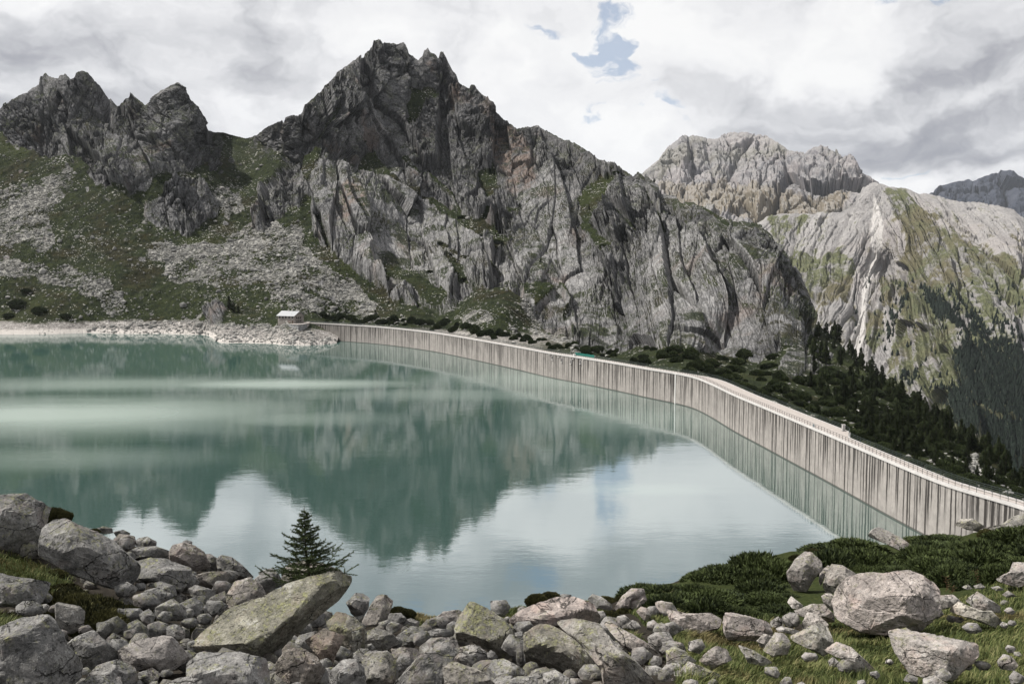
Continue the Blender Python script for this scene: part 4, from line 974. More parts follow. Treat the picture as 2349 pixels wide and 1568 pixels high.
# ------------------------------------------------------------------ the house and its terrace wall
def build_house():
    st, g = new_mat('rough_stone_wall'); tc = g.node('ShaderNodeTexCoord').outputs['Object']
    c = g.sep(g.voro(g.vm(tc, (1, 1, 1.6)), 1.6, 'F1', 'Color'))[0]; e = g.voro(g.vm(tc, (1, 1, 1.6)), 1.6, 'DISTANCE_TO_EDGE', 'Distance')
    col = g.mix(g.ss(e, .06, .01), g.ramp(c, [(.1, (.16,.145,.13)), (.5, (.25,.225,.205)), (.9, (.36,.33,.30))]), (.30,.28,.26))
    g.out(g.bsdf(col, .9, .1, g.bump(e, .3, .05)))
    rf, g = new_mat('grey_metal_roof'); tc = g.node('ShaderNodeTexCoord').outputs['Object']; x, y, z = g.sep(tc)
    sm = g.ss(g.m('ABSOLUTE', g.sub(g.m('FRACT', g.mul(x, 1.6)), .5)), .06, .02)
    g.out(g.bsdf(g.mix(g.mul(sm, .5), g.mix(g.noise(tc, .8, 4), (.30,.31,.325), (.42,.435,.45)), (.18,.185,.19)), .45, .4, Metallic=.15))
    dk, g = new_mat('window_glass'); g.out(g.bsdf((.02,.025,.03), .2, .5))
    wd, g = new_mat('dark_window_wood'); g.out(g.bsdf((.08,.05,.035), .8, .2))
    pl, g = new_mat('light_stone_trim'); g.out(g.bsdf((.45,.43,.40), .8, .2))
    red, g = new_mat('rusty_red_shutter'); g.out(g.bsdf((.20,.07,.05), .8, .2))
    c0 = at_y(674.8, 739.4, 797.0); zb = c0[2]
    a = math.atan2(-.88, -.47)+math.pi/2   # wall direction angle (normal faces -.47,-.88)
    h = empty('stone_house', (float(c0[0]), float(c0[1]), float(zb)), a)
    tag(h, 'grey stone mountain house with pale metal roof at the far end of the dam', 'house')
    # local axes: x along the front (negative = left end in view), y into the house, z up; the near front corner is the origin
    L, W, E, Rg = 17.0, 11.7, 5.3, 8.6
    b = MB(); b.add([(-L,0,-4),(0,0,-4),(0,W,-4),(-L,W,-4),(-L,0,E),(0,0,E),(0,W,E),(-L,W,E),(-L,W/2,Rg),(0,W/2,Rg)],
                    [(0,1,5,4),(1,2,6,9,5),(2,3,7,6),(3,0,4,8,7),(3,2,1,0),(4,5,9,8),(6,7,8,9)]); b.build('wall', st, h)
    ov = .9; sl = (Rg-E)/(W/2); b = MB()
    for s in (1, -1):
        y0 = -ov if s == 1 else W+ov; z0 = E-ov*sl+.12; ym = W/2; zm = Rg+.12
        q = [(-L-ov, y0, z0), (ov, y0, z0), (ov, ym, zm), (-L-ov, ym, zm)]
        b.add(q+[(x, y, z+.16) for x, y, z in q], [(0,1,2,3) if s == -1 else (3,2,1,0), (4,5,6,7) if s == 1 else (7,6,5,4), (0,1,5,4), (1,2,6,5), (2,3,7,6), (3,0,4,7)])
    ro = b.build('roof', rf, h)
    for x in (-L*.62, -L*.40):
        c = MB(); c.box((x, W/2, Rg+.75), 1.0, .8, 1.6); c.box((x, W/2, Rg+1.65), 1.3, 1.1, .15); c.build('chimney', pl, ro)
    c = MB(); c.bar((-2.0, -.3, E), (-2.0, -.3, E+2.6), .05); c.build('flue', wd, ro)
    def win(x, y, z, w, hh, face):
        f = MB(); p = MB()
        ax = [np.array([1., 0, 0]), np.array([0, 1., 0]), np.array([0, 0, 1.])] if face == 0 else [np.array([0, 1., 0]), np.array([-1., 0, 0]), np.array([0, 0, 1.])]
        c = np.array([x, y, z], float); o = -ax[1]
        f.box(c+o*.05, w+.3, .12, hh+.3, ax); fo = f.build('window', wd, h)
        p.box(c+o*.13, w*.44, .05, hh*.92, ax); p.v = [(vx-ax[0][0]*w*.24, vy-ax[0][1]*w*.24, vz) for vx, vy, vz in p.v]; p.box(c+o*.13+ax[0]*w*.24, w*.44, .05, hh*.92, ax); p.build('pane', dk, fo)
        q = MB(); q.box(c+o*.16-ax[2]*(hh/2+.2), w+.5, .3, .12, ax); q.build('sill', pl, fo)
    for x in (-14.9, -11.6, -8.6, -5.0, -1.6): win(x, 0, 3.9, 1.5, 1.5, 0)
    for y in (3.2, 5.6, 8.0): win(0, y, 3.5, 1.1, 1.4, 1)
    for y in (3.4, 5.6, 7.8): win(0, y, .9, .8, 1.0, 1)
    d = MB(); d.box((-1.5, -.06, .3), 1.2, .14, 2.4); dd = d.build('door', wd, h); k = MB(); k.box((-1.1, -.16, .2), .12, .08, .12); k.build('handle', pl, dd)
    d = MB(); d.box((-6.1, -.06, .2), .5, .12, 2.2); d.build('shutter', red, h); d = MB(); d.box((-4.4, -.06, .2), .5, .12, 2.2); d.build('shutter', red, h)
    d = MB(); d.box((-7.6, -.05, .3), 2.2, .1, 1.6); d.box((-5.2, -.05, .3), .7, .1, 1.6); d.build('notice_panel', pl, h)
    # terrace wall: a bulging drum of grey masonry between house and dam
    pts = [at_z(u, v, 13.9) for u, v in ((659,741.5),(662,743.5),(672,744.6),(684,745.2),(695,744.6),(704,743.0),(708,741.8))]
    V = []; 
    for p in pts:
        x, y = p[0], p[1]; V += [(x, y, 14.15), (x-.02, y+1.0, 14.15), (x, y+1.0, 4.0), (x+.0, y-.9, 4.0)]
    n = len(pts); F = []
    for k in range(n-1):
        for q in range(4): F.append((k*4+q, (k+1)*4+q, (k+1)*4+(q+1) % 4, k*4+(q+1) % 4))
    F += [(3, 2, 1, 0), tuple((n-1)*4+q for q in range(4))]
    me = bpy.data.meshes.new('terrace_wall'); me.from_pydata(V, [], F); me.update()
    gm, g = new_mat('grey_terrace_masonry'); tc = g.node('ShaderNodeTexCoord').outputs['Object']
    c = g.sep(g.voro(g.vm(tc, (1, 1, 1.4)), 1.3, 'F1', 'Color'))[0]
    g.out(g.bsdf(g.ramp(c, [(.1, (.15,.15,.155)), (.9, (.34,.34,.34))]), .9, .1))
    o = link('retaining_wall', me, gm); tag(o, 'curved grey masonry retaining wall between the stone house and the dam end', 'wall')
    cp_ = MB(); 
    for k in range(n-1):
        a_ = np.array([*pts[k][:2], 14.25]); b_ = np.array([*pts[k+1][:2], 14.25]); m_ = (a_+b_)/2; d_ = b_-a_; Ld = np.linalg.norm(d_); d_ /= Ld
        cp_.box(m_, Ld+.05, .7, .22, [d_, np.array([-d_[1], d_[0], 0]), np.array([0, 0, 1.])])
    cp_.build('coping', pl, o)
    # forecourt slab carrying the house terrace
    t = MB(); V2 = [tuple(p[:2]) for p in pts]; back = [at_y(712, 740, 822)[:2], at_y(650, 740, 822)[:2]]
    P_ = V2+[tuple(b) for b in back]; n2 = len(P_)
    t.add([(x, y, 14.0) for x, y in P_]+[(x, y, 9.0) for x, y in P_], [tuple(range(n2)), tuple(range(n2, 2*n2))[::-1]]+[(k, n2+k, n2+(k+1) % n2, (k+1) % n2) for k in range(n2)])
    tag(t.build('path', M_DECK), 'pale gravel forecourt between the stone house and the dam', kind='structure')
build_house()

# small things on the dam walkway
def on_dam(u, off, k=0.0):
    i = int(np.argmin(np.abs(DPU-u))); p = DL[i]+DN[i]*(off-k*DW[i]); return np.array([p[0], p[1], 13.43]), i
def dam_things():
    p, i = on_dam(1886, .8, 1.0); b = MB(); b.box((0, 0, .9), .75, .75, 1.8); b.box((0, 0, 1.86), .9, .9, .12); b.box((0, 0, .1), .95, .95, .2)
    o = b.build('concrete_pillar', M_CAP); o.location = p; o.rotation_euler[2] = math.atan2(DT[i, 1], DT[i, 0]); tag(o, 'short square concrete pillar on the dam where the walkway narrows', 'pillar')
    nm, g = new_mat('green_netting'); g.out(g.bsdf((.01,.14,.11), .8, .2))
    L = DL+DN*(.02-DW)[:, None]; a = int(np.argmin(np.abs(DPU-1352))); b_ = int(np.argmin(np.abs(DPU-1308))); a, b_ = min(a, b_), max(a, b_)
    m = MB()
    for k in range(a, b_, 2):
        q = L[k]; r = L[min(k+2, len(L)-1)]; d = r-q; ln = np.linalg.norm(d); d /= ln
        m.box((*(q+r)/2, 14.35+.05*math.sin(k)), ln, .03, 1.5, [np.array([*d, 0]), np.array([-d[1], d[0], 0]), np.array([0, 0, 1.])])
    tag(m.build('safety_netting', nm), 'green netting tied along the valley railing of the dam', 'netting')
    wm, g = new_mat('white_cabinet_paint'); g.out(g.bsdf((.65,.65,.63), .6, .3))
    p, i = on_dam(1312, -1.2); b = MB(); b.box((0, 0, .55), 1.6, .8, 1.1); b.box((0, 0, 1.14), 1.8, 1.0, .1); o = b.build('cabinet', wm); o.location = p; o.rotation_euler[2] = math.atan2(DT[i, 1], DT[i, 0]); tag(o, 'small white equipment cabinet on the dam beside the green netting', 'cabinet')
    bd, g = new_mat('sign_board'); g.out(g.bsdf((.10,.12,.13), .6, .3))
    for uu, lab in ((1866, 'small dark notice board fixed to the lake railing near the concrete pillar'),):
        p, i = on_dam(uu, .02); b = MB(); b.box((0, 0, .75), 1.3, .06, .8); o = b.build('notice_board', bd); o.location = p; o.rotation_euler[2] = math.atan2(DT[i, 1], DT[i, 0]); tag(o, lab, 'sign')
dam_things()
# ------------------------------------------------------------------ near hillside
FG = [(-300,1120,25),(0,1150,24),(150,1200,24),(330,1245,25),(470,1290,24),(570,1320,24),(660,1350,24),(800,1405,24),(1000,1408,25.5),(1120,1395,26.5),(1280,1368,28),(1450,1345,29),(1640,1290,31.5),(1800,1250,34),(1950,1240,36),(2115,1228,38),(2349,1200,39),(2600,1160,42),(2900,1120,46),
      (0,1300,18.5),(300,1320,20),(600,1400,19.5),(0,1430,14),(300,1450,14.5),(600,1480,15),(800,1480,17),(1000,1480,18),(1250,1460,19.5),(1500,1420,22),(1700,1380,25),(1900,1330,28.5),(2100,1300,30.5),(2349,1280,30),(2000,1420,21),(2200,1400,21.5),(2349,1400,20.5),(1700,1470,19),(2000,1500,16.5),(2349,1500,15),
      (0,1568,10.8),(400,1568,11.2),(800,1568,12.2),(1200,1568,12.8),(1600,1568,13.4),(2000,1568,13.4),(2349,1568,12.4),(0,1750,7.5),(800,1750,8),(1600,1750,8.6),(2349,1750,8.2),(-300,1568,10.5),(2700,1568,12),(2900,1750,8),(-300,1750,7.2),(2700,1400,20),(0,2000,5.2),(1174,2000,5.6),(2349,2000,5.4)]
fG = rbf(FG, 25.0)
GSK = np.array([(-700,1080),(-300,1120),(0,1152),(150,1205),(330,1248),(470,1292),(570,1322),(660,1352),(800,1406),(1000,1410),(1120,1396),(1280,1370),(1450,1348),(1640,1293),(1800,1254),(1950,1243),(2115,1232),(2349,1202),(2600,1165),(3000,1110)], float)
def ground_at(u, v): return at_y(u, v, float(fG(np.array(float(u)), np.array(float(v)))))
GRASS = [ [(1640,1340),(1700,1400),(1850,1440),(1900,1400),(2160,1380),(2349,1290),(2640,1270),(2640,1700),(1500,1700),(1560,1540),(1500,1460)],
          [(1480,1330),(1560,1380),(1620,1430),(1640,1480),(1560,1500),(1500,1440),(1440,1400)],
          [(-220,1240),(60,1265),(170,1300),(140,1350),(0,1330),(-220,1330)],[(-60,1370),(50,1385),(60,1430),(-60,1430)],
          [(900,1385),(1005,1385),(1005,1425),(940,1425),(900,1405)],[(1120,1365),(1240,1370),(1300,1370),(1150,1420),(1110,1400)],
          zc([(1380,830),(1560,860),(1600,960),(1900,1060),(1900,1200),(1560,1000)], .3716, 793.6, 1071.3) ]
def near_ground():
    us = np.arange(-650, 2960, 4.0); nc = len(us); nr = 260
    sv = np.interp(us, GSK[:, 0], GSK[:, 1]); t = np.linspace(0, 1, nr)**1.1
    U = np.repeat(us[:, None], nr, 1); V = sv[:, None]+(2000-sv)[:, None]*t[None]
    P = at_y(U, V, np.maximum(on_grid(fG, U, V, 20), 4.5))
    x, y, z = P[..., 0], P[..., 1], P[..., 2]
    P[..., 2] += .16*fbm(x/1.5, y/1.5, z*0, 4, seed=5)+.35*fbm(x/5, y/5, z*0, 3, seed=6)-.15
    wu = U+14*fbm(U/40, V/40, U*0, 4, seed=61); wv = V+14*fbm(U/40, V/40, U*0+5, 4, seed=62)
    gm = np.zeros(U.shape)
    for p in GRASS+[[(1450,1350),(1560,1320),(1640,1285),(1800,1240),(2349,1190),(2600,1150),(2600,1360),(2100,1360),(1800,1420),(1600,1420),(1480,1400)]]: gm = np.maximum(gm, inpoly(wu, wv, p))
    gm = blur(blur(gm, 2, 0), 2, 1)
    B = []
    for k in range(26, 0, -1):
        q = P[:, 0].copy(); d = .25*k**1.95; q[:, 0] *= (q[:, 1]+d)/q[:, 1]; q[:, 1] += d
        drop = np.maximum(d*.55, d*.75-1.0); q[:, 2] -= drop+.5*fbm(q[:, 0]/6, q[:, 1]/6, q[:, 2]*0, 3, seed=71)*min(1, d/6); B.append(q)
    N = []
    for k in range(1, 16):
        q = P[:, -1].copy(); q[:, 1] = P[:, -1, 1]-k**1.5*.8; q[:, 0] = P[:, -1, 0]*(1+k*.45); q[:, 2] = P[:, -1, 2]+.02*k+.6*(1-math.exp(-k*.3)); N.append(q)
    P2 = np.concatenate([np.stack(B, 1), P, np.stack(N, 1)], 1)
    G2 = np.concatenate([np.repeat(gm[:, :1], 26, 1), gm, np.repeat(gm[:, -1:], 15, 1)], 1)
    m, g = new_mat('hillside_soil_and_turf'); p = g.node('ShaderNodeNewGeometry').outputs['Position']
    n1 = g.noise(p, 1.2, 5, .6); n2 = g.noise(p, 9, 5, .7); n3 = g.noise(p, 40, 3, .7)
    soil = g.ramp(g.add(g.mul(n1, .5), g.mul(n2, .5)), [(.3, (.012,.011,.009)), (.55, (.035,.030,.024)), (.7, (.075,.068,.058))])
    turf = g.ramp(g.add(g.mul(n2, .6), g.mul(n3, .4)), [(.3, (.012,.016,.006)), (.5, (.032,.042,.014)), (.7, (.075,.075,.028))])
    col = g.mix(g.ss(g.add(g.attr('grass'), g.mul(g.sub(n1, .5), .6)), .35, .6), soil, turf)
    g.out(g.bsdf(col, .95, .05, g.bump(g.add(n2, g.mul(n3, .4)), .7, .05)))
    me = np_mesh('ground', P2.reshape(-1, 3), grid_faces(nc, P2.shape[1]), True, {'grass': G2})
    o = link('ground', me, m); tag(o, 'near hillside of soil and turf above the lake', kind='structure')
    return us, U, V, P
NG = near_ground()
def gpos(u, v):
    us, U, V, P = NG; i = int(np.clip(round((u-us[0])/4.0), 0, len(us)-1)); j = int(np.clip(np.searchsorted(V[i], v), 0, V.shape[1]-1)); return P[i, j]

# ------------------------------------------------------------------ boulders
def mat_boulder():
    m, g = new_mat('lichened_granite')
    oi = g.node('ShaderNodeObjectInfo'); tint = oi.outputs['Color']; rnd = oi.outputs['Random']
    geo = g.node('ShaderNodeNewGeometry'); nz = g.sep(geo.outputs['Normal'])[2]
    tc = g.node('ShaderNodeTexCoord').outputs['Object']; p = g.va(tc, g.comb(g.mul(rnd, 50), g.mul(rnd, 31), g.mul(rnd, 77)))
    n0 = g.noise(p, .9, 5, .6); n1 = g.noise(p, 3.5, 6, .65); n2 = g.noise(p, 16, 5, .7); n3 = g.noise(p, 60, 3, .75)
    s = g.add(g.mul(g.sub(n0, .5), .8), g.add(g.mul(g.sub(n1, .5), .9), g.add(g.mul(g.sub(n2, .5), .8), g.mul(g.sub(n3, .5), .8))))
    val = g.ramp(g.add(s, .5), [(.15, (.30,.30,.30)), (.42, (.72,.71,.70)), (.62, (1.08,1.05,1.02)), (.88, (1.75,1.72,1.68))])
    col = g.mix(1.0, tint, val, 'MULTIPLY')
    pk = g.ss(g.noise(g.va(p, (7, 3, 1)), 1.6, 5, .65), .52, .64); col = g.mix(g.mul(pk, .35), col, g.mix(1.0, tint, (1.35,1.12,1.03), 'MULTIPLY'))
    # lichens: olive film, yellow rosettes, pale grey and black crusts
    f1 = g.noise(g.va(p, (3, 9, 4)), 2.6, 8, .75); f2 = g.noise(g.va(p, (11, 2, 8)), 13, 6, .75); f3 = g.noise(g.va(p, (1, 22, 8)), 36, 4, .7)
    amt = g.sub(oi.outputs['Alpha'], 1.0)
    up = g.ss(nz, -.3, .5)
    ol = g.ss(g.add(g.add(g.mul(f1, .55), g.mul(f2, .45)), g.mul(amt, .35)), .50, .585); col = g.mix(g.mul(g.mul(ol, .55), up), col, (.150,.150,.085))
    yl = g.ss(g.add(g.add(g.mul(f2, .6), g.mul(f1, .25)), g.add(g.mul(f3, .15), g.mul(amt, .35))), .555, .60); col = g.mix(g.mul(g.mul(yl, .70), up), col, (.31,.31,.155))
    wh = g.ss(g.add(g.mul(f3, .5), g.mul(n1, .5)), .56, .61); col = g.mix(g.mul(wh, .5), col, (.50,.50,.48))
    bk_ = g.ss(g.add(g.mul(g.noise(g.va(p, (5, 5, 31)), 13, 5, .7), .75), g.mul(n0, .25)), .555, .60); col = g.mix(g.mul(bk_, .75), col, (.030,.030,.028))
    cr = g.voro(g.va(g.vm(p, (1, 1, 1.8)), g.vm(g.noise(p, 2.5, 4, .6, out=1), (.35, .35, .35))), .85, 'DISTANCE_TO_EDGE', 'Distance')
    ck = g.mul(g.ss(cr, .012, .002), g.ss(n0, .45, .55)); col = g.mix(g.mul(ck, .8), col, (.02,.02,.018))
    h = g.add(g.add(g.mul(n1, .05), g.mul(n2, .022)), g.add(g.mul(n3, .006), g.mul(ck, -.03)))
    h = g.add(h, g.mul(g.ss(g.noise(p, 11, 2, .5), .40, .34), -.012))
    g.out(g.bsdf(col, .93, .12, g.bump(h, 1.0, .9))); return m
M_BOULDER = mat_boulder()
def rock_verts(level, poly, k, T, planes, seed, rough=1.0):
    """outline in metres around its centre (x right, y up); T half depth; returns points in the frame (right, up, away)"""
    D, F = bmesh_ico(level); rg = np.random.default_rng(seed)
    pl = np.array(poly, float)*k
    th = np.linspace(-np.pi, np.pi, 361)
    # star-shaped radius of the outline
    rad = np.zeros(361)
    for i, a in enumerate(th[:-1]):
        d = np.array([math.cos(a), math.sin(a)]); best = 0
        for q in range(len(pl)):
            A = pl[q]; E = pl[(q+1) % len(pl)]-A; det = d[0]*(-E[1])+E[0]*d[1]
            if abs(det) < 1e-9: continue
            r = (A[0]*(-E[1])+E[0]*A[1])/det; t = (d[0]*A[1]-d[1]*A[0])/det
            if r > 0 and -1e-6 <= t <= 1+1e-6: best = max(best, r)
        rad[i] = best
    rad[-1] = rad[0]; rad[rad == 0] = np.median(rad)
    ker = np.exp(-np.arange(-8, 9)**2/7.); ker /= ker.sum()
    rad = np.convolve(np.concatenate([rad[-9:-1], rad, rad[1:9]]), ker, 'valid')
    a = np.arctan2(D[:, 1], D[:, 0]); R_ = np.interp(a, th, rad)
    cphi = np.sqrt(D[:, 0]**2+D[:, 1]**2); sphi = D[:, 2]
    rr = R_*cphi**.45
    P = np.stack([rr*np.cos(a), rr*np.sin(a), T*np.sign(sphi)*np.abs(sphi)**.85], 1)
    size = np.mean(rad)
    for n, al in planes:
        n = np.array(n, float); n /= np.linalg.norm(n); d = P@n; hmax = d.max()*al
        over = d > hmax; P[over, 2] = np.minimum(P[over, 2]+(d[over]-hmax)/max(-n[2], .15), np.maximum(P[over, 2], T*.8))
    f = size
    nn = P/np.maximum(np.linalg.norm(P, axis=1)[:, None], 1e-6)
    q = P/f*1.4+seed*3.7
    dsp = .042*fbm(q[:, 0], q[:, 1], q[:, 2], 4, gain=.5, seed=seed % 97)+.040*fbm(q[:, 0]*3.1, q[:, 1]*3.1, q[:, 2]*3.1, 4, gain=.55, seed=seed % 89)
    fa, ea = facets(q[:, 0]*1.5+q[:, 2], q[:, 1]*1.5-q[:, 2]*.6, seed % 83, .8); dsp += .045*fa-.018*np.exp(-(ea/.04)**2)
    fb, eb = facets(q[:, 0]*4.2-q[:, 2]*3, q[:, 1]*4.2+q[:, 2]*2, seed % 71, .9); dsp += .014*fb
    P = P+nn*(dsp*f*rough)[:, None]
    return P, F
def boulder(poly_uv, label, group=None, thick=.8, planes=None, tint=None, lich=0.0, level=5, Y=None, seed=None, name='boulder'):
    pu = np.array(poly_uv, float); cu, cv = pu.mean(0); lo = pu.min(0); hi = pu.max(0); cu, cv = (lo+hi)/2*.5+np.array([cu, cv])*.5
    w, h = hi-lo; seed = seed if seed is not None else int(abs(cu*13+cv*7)) % 99991
    rg = np.random.default_rng(seed)
    vb = min(hi[1]-.12*h, 1900)
    if Y is None:
        vs = np.interp(cu, GSK[:, 0], GSK[:, 1]); Y = float(fG(np.array(cu), np.array(max(vb, vs+1))))
        if vb < vs: Y *= 1.01
    k = Y/FP
    T = thick*.5*math.sqrt(w*h)*k
    C = at_y(cu, cv, Y+T*.35)
    d = ray(cu, cv); d /= np.linalg.norm(d); r = np.array([d[1], -d[0], 0]); r /= np.linalg.norm(r); up = np.cross(r, d)
    kk = (Y+T*.35)/FP
    poly = [((x-cu), -(y-cv)) for x, y in poly_uv]
    if planes is None:
        planes = [((rg.uniform(-.5, .5), rg.uniform(.55, 1.0), -rg.uniform(.5, .9)), rg.uniform(.70, .86)), ((rg.uniform(-.7, .1), rg.uniform(-.5, .2), -1), rg.uniform(.70, .9)),
                  ((rg.uniform(.1, .8), rg.uniform(-.5, .2), -1), rg.uniform(.70, .9)), ((rg.uniform(-.9, .9), rg.uniform(-.2, .6), -.8), rg.uniform(.78, .92))]
    planes = list(planes)+[((rg.uniform(-1, 1), rg.uniform(-1, 1), -rg.uniform(.5, 1)), rg.uniform(.74, .92)) for _ in range(7)]
    P, F = rock_verts(level, poly, kk, T, planes, seed)
    W = P[:, :1]*r+P[:, 1:2]*up+P[:, 2:3]*d
    me = np_mesh('boulder', W, F, level == 4); o = link(name, me, M_BOULDER); o.location = C
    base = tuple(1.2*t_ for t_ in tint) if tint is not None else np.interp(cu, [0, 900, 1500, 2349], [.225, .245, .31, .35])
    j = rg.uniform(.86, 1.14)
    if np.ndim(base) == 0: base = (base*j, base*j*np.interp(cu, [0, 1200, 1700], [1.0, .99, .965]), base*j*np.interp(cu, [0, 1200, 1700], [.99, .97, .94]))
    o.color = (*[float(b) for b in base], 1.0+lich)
    tag(o, label, 'boulder', group); return o
POLYS = []; HERO = []
def B(Zn, pts, label, **kw):
    off = {1: 0.0, 2: 793.6, 3: 1476.1}[Zn]; poly = zc(pts, .3716, off, 1071.3); POLYS.append(poly)
    HERO.append((label, tuple(np.mean(poly, 0))))
    w = max(p[0] for p in poly)-min(p[0] for p in poly)
    if 'level' not in kw: kw['level'] = 6 if w > 90 else 5
    boulder(poly, label, **kw)
GL = 'grey boulders of the left slope'; GM = 'grey boulders in the middle foreground'; GR_ = 'pale boulders among grass on the right'
top = lambda a: [((.1,.8,-.6), a), ((-.5,-.2,-1), .85), ((.6,-.3,-1), .85)]
B(1, [(-60,150),(0,148),(90,160),(170,165),(235,220),(310,265),(280,350),(255,400),(265,470),(190,520),(60,545),(-60,540)], 'big rugged grey boulder at the left edge, highest of the left slope')
B(1, [(290,340),(350,300),(420,300),(490,345),(600,400),(700,470),(780,560),(850,640),(850,690),(760,790),(620,740),(450,650),(330,560),(265,520),(270,430)], 'huge sloping grey boulder beside the rugged one, its long back falling to the right', planes=[((-.5,.35,-1),.66),((.55,.8,-.35),.80),((.3,-.7,-.7),.80)])
B(1, [(-50,630),(0,632),(120,680),(310,735),(250,860),(150,880),(0,830),(-50,820)], 'flat-topped grey slab poking in from the left edge below the turf', planes=[((.1,.9,-.5),.55),((.2,-.3,-1),.8),((.9,-.1,-.5),.8)])
B(1, [(350,830),(370,820),(490,865),(520,900),(510,1000),(430,1030),(345,960)], 'upright smooth square stone in front of the dark heather', planes=[((-.1,.1,-1),.6),((.3,.9,-.4),.85)], tint=(.22,.215,.205), lich=-.08)
B(1, [(-60,940),(0,960),(150,920),(300,915),(340,960),(400,1100),(450,1180),(500,1280),(480,1340),(300,1500),(-60,1500)], 'very large grey boulder filling the bottom left corner')
B(1, [(410,1080),(480,1030),(580,1005),(650,1080),(740,1180),(700,1230),(560,1290),(500,1220),(420,1140)], 'spotted grey boulder leaning on the one in the bottom left corner')
B(1, [(730,1110),(800,1065),(1000,1045),(1060,1060),(1160,1180),(1170,1215),(1000,1290),(950,1240),(830,1240),(750,1190)], 'pale angular boulder with pinkish broken top, left of the great leaning slab', planes=[((-.15,.75,-.65),.68),((.5,-.35,-1),.74),((-.6,-.3,-.8),.8)], tint=(.27,.255,.245), lich=-.12)
B(1, [(1740,650),(1760,610),(1790,580),(1880,573),(2010,600),(2100,640),(2160,700),(2100,760),(1950,760),(1740,740)], 'rounded lichened boulder in front of the small conifer', tint=(.25,.235,.215))
B(1, [(1600,640),(1680,620),(1720,660),(1755,730),(1650,770),(1600,700)], 'small upright stone left of the boulder in front of the conifer')
B(1, [(1400,780),(1450,700),(1550,680),(1620,740),(1640,780),(1640,850),(1500,900),(1395,850)], 'pinkish boulder with one yellow spot behind the great leaning slab', tint=(.25,.235,.22))
B(1, [(1050,500),(1070,470),(1130,460),(1200,485),(1260,530),(1300,630),(1200,650),(1120,620),(1048,570)], 'tall domed boulder carrying a small stone on top', tint=(.235,.215,.205))
B(1, [(1123,470),(1132,452),(1155,448),(1187,460),(1185,480),(1140,486)], 'small round stone resting on top of the tall domed boulder', name='stone', Y=23.0, level=5)
B(1, [(1250,560),(1260,530),(1300,530),(1370,580),(1420,640),(1300,650)], 'low boulder just right of the tall domed one')
B(1, [(1335,560),(1370,535),(1430,550),(1500,610),(1570,690),(1450,700),(1350,640)], 'boulder with a smooth sloping right side at the lake edge of the left slope')
B(1, [(850,600),(860,560),(930,545),(1030,565),(1180,640),(1180,720),(1100,790),(1000,740),(940,700),(860,680)], 'broad low boulder behind the dark pointed stone', planes=[((-.1,.8,-.6),.55),((.2,-.2,-1),.8)])
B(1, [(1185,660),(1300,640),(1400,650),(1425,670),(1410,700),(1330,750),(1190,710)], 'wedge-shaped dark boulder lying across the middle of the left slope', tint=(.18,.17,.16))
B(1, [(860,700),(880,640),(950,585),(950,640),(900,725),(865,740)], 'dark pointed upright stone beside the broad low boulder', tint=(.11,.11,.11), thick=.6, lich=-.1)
B(1, [(1160,740),(1210,720),(1330,770),(1330,800),(1270,840),(1180,790)], 'rounded boulder below the wedge-shaped dark one')
B(1, [(1260,870),(1300,800),(1390,765),(1390,830),(1310,890)], 'narrow dark stone leaning beside the great slab, upper left of it', tint=(.16,.155,.15))
B(1, [(1110,830),(1200,800),(1265,850),(1230,930),(1130,900)], 'low boulder with yellow film in front of the rounded one')
B(1, [(850,780),(910,750),(980,745),(1030,780),(1030,830),(960,840),(860,800)], 'rounded grey boulder above the dark hollow left of centre')
B(1, [(900,720),(990,700),(1080,740),(1090,800),(1030,810),(980,745)], 'smooth stone squeezed beside the rounded grey boulder', group=None)
B(1, [(960,860),(990,840),(1070,810),(1150,880),(1150,940),(1020,950),(960,920)], 'blocky boulder above the brown grass tuft')
B(1, [(700,440),(740,405),(830,430),(840,490),(760,480)], 'pinkish round boulder on the left skyline', tint=(.25,.23,.22))
B(1, [(830,450),(860,432),(910,428),(965,465),(960,495),(880,500),(840,480)], 'small dark peaked boulder on the left skyline')
B(1, [(790,510),(850,485),(960,490),(1050,530),(1045,580),(900,565),(800,550)], 'long flat boulder left of the tall domed one')
B(1, [(600,370),(640,362),(690,380),(695,410),(640,412),(605,395)], 'small flat stone at the top of the huge sloping boulder', name='stone')
B(1, [(700,392),(760,385),(803,410),(795,425),(720,425)], 'small flat stone farther right on the left skyline', name='stone')
B(1, [(1030,975),(1080,965),(1140,1000),(1140,1060),(1080,1075),(1030,1040)], 'round stone with pale top just above the pinkish broken one', name='stone')
B(1, [(940,965),(980,945),(1040,975),(1035,1030),(960,1025)], 'round grey stone left of the one with the pale top', name='stone')
B(1, [(780,965),(850,935),(905,990),(925,1060),(830,1065),(790,1010)], 'blocky stone in the gap above the pinkish broken boulder', name='stone')
B(1, [(860,900),(920,870),(960,920),(930,985),(880,960)], 'dark stone wedged above the blocky stone in the gap', name='stone')
B(1, [(690,970),(740,930),(790,980),(785,1035),(710,1025)], 'yellow-spotted stone at the foot of the dark heather', name='stone')
B(1, [(650,1060),(700,1020),(745,1050),(730,1105),(670,1115)], 'dark round stone left of the pinkish broken boulder', name='stone', tint=(.13,.13,.13))
B(1, [(600,950),(680,950),(710,1000),(640,1060),(600,1010)], 'low dark stone under the heather bank', name='stone', tint=(.13,.13,.125))
B(1, [(530,1290),(600,1210),(720,1190),(830,1250),(850,1337),(700,1400),(580,1360)], 'grey boulder with yellow rosettes at the bottom, left of centre')
B(1, [(840,1265),(940,1240),(990,1280),(960,1350),(850,1360)], 'boulder with a large yellow rosette at the bottom edge')
B(1, [(480,1320),(560,1280),(740,1310),(760,1420),(460,1450)], 'flat boulder cut by the bottom edge, left')
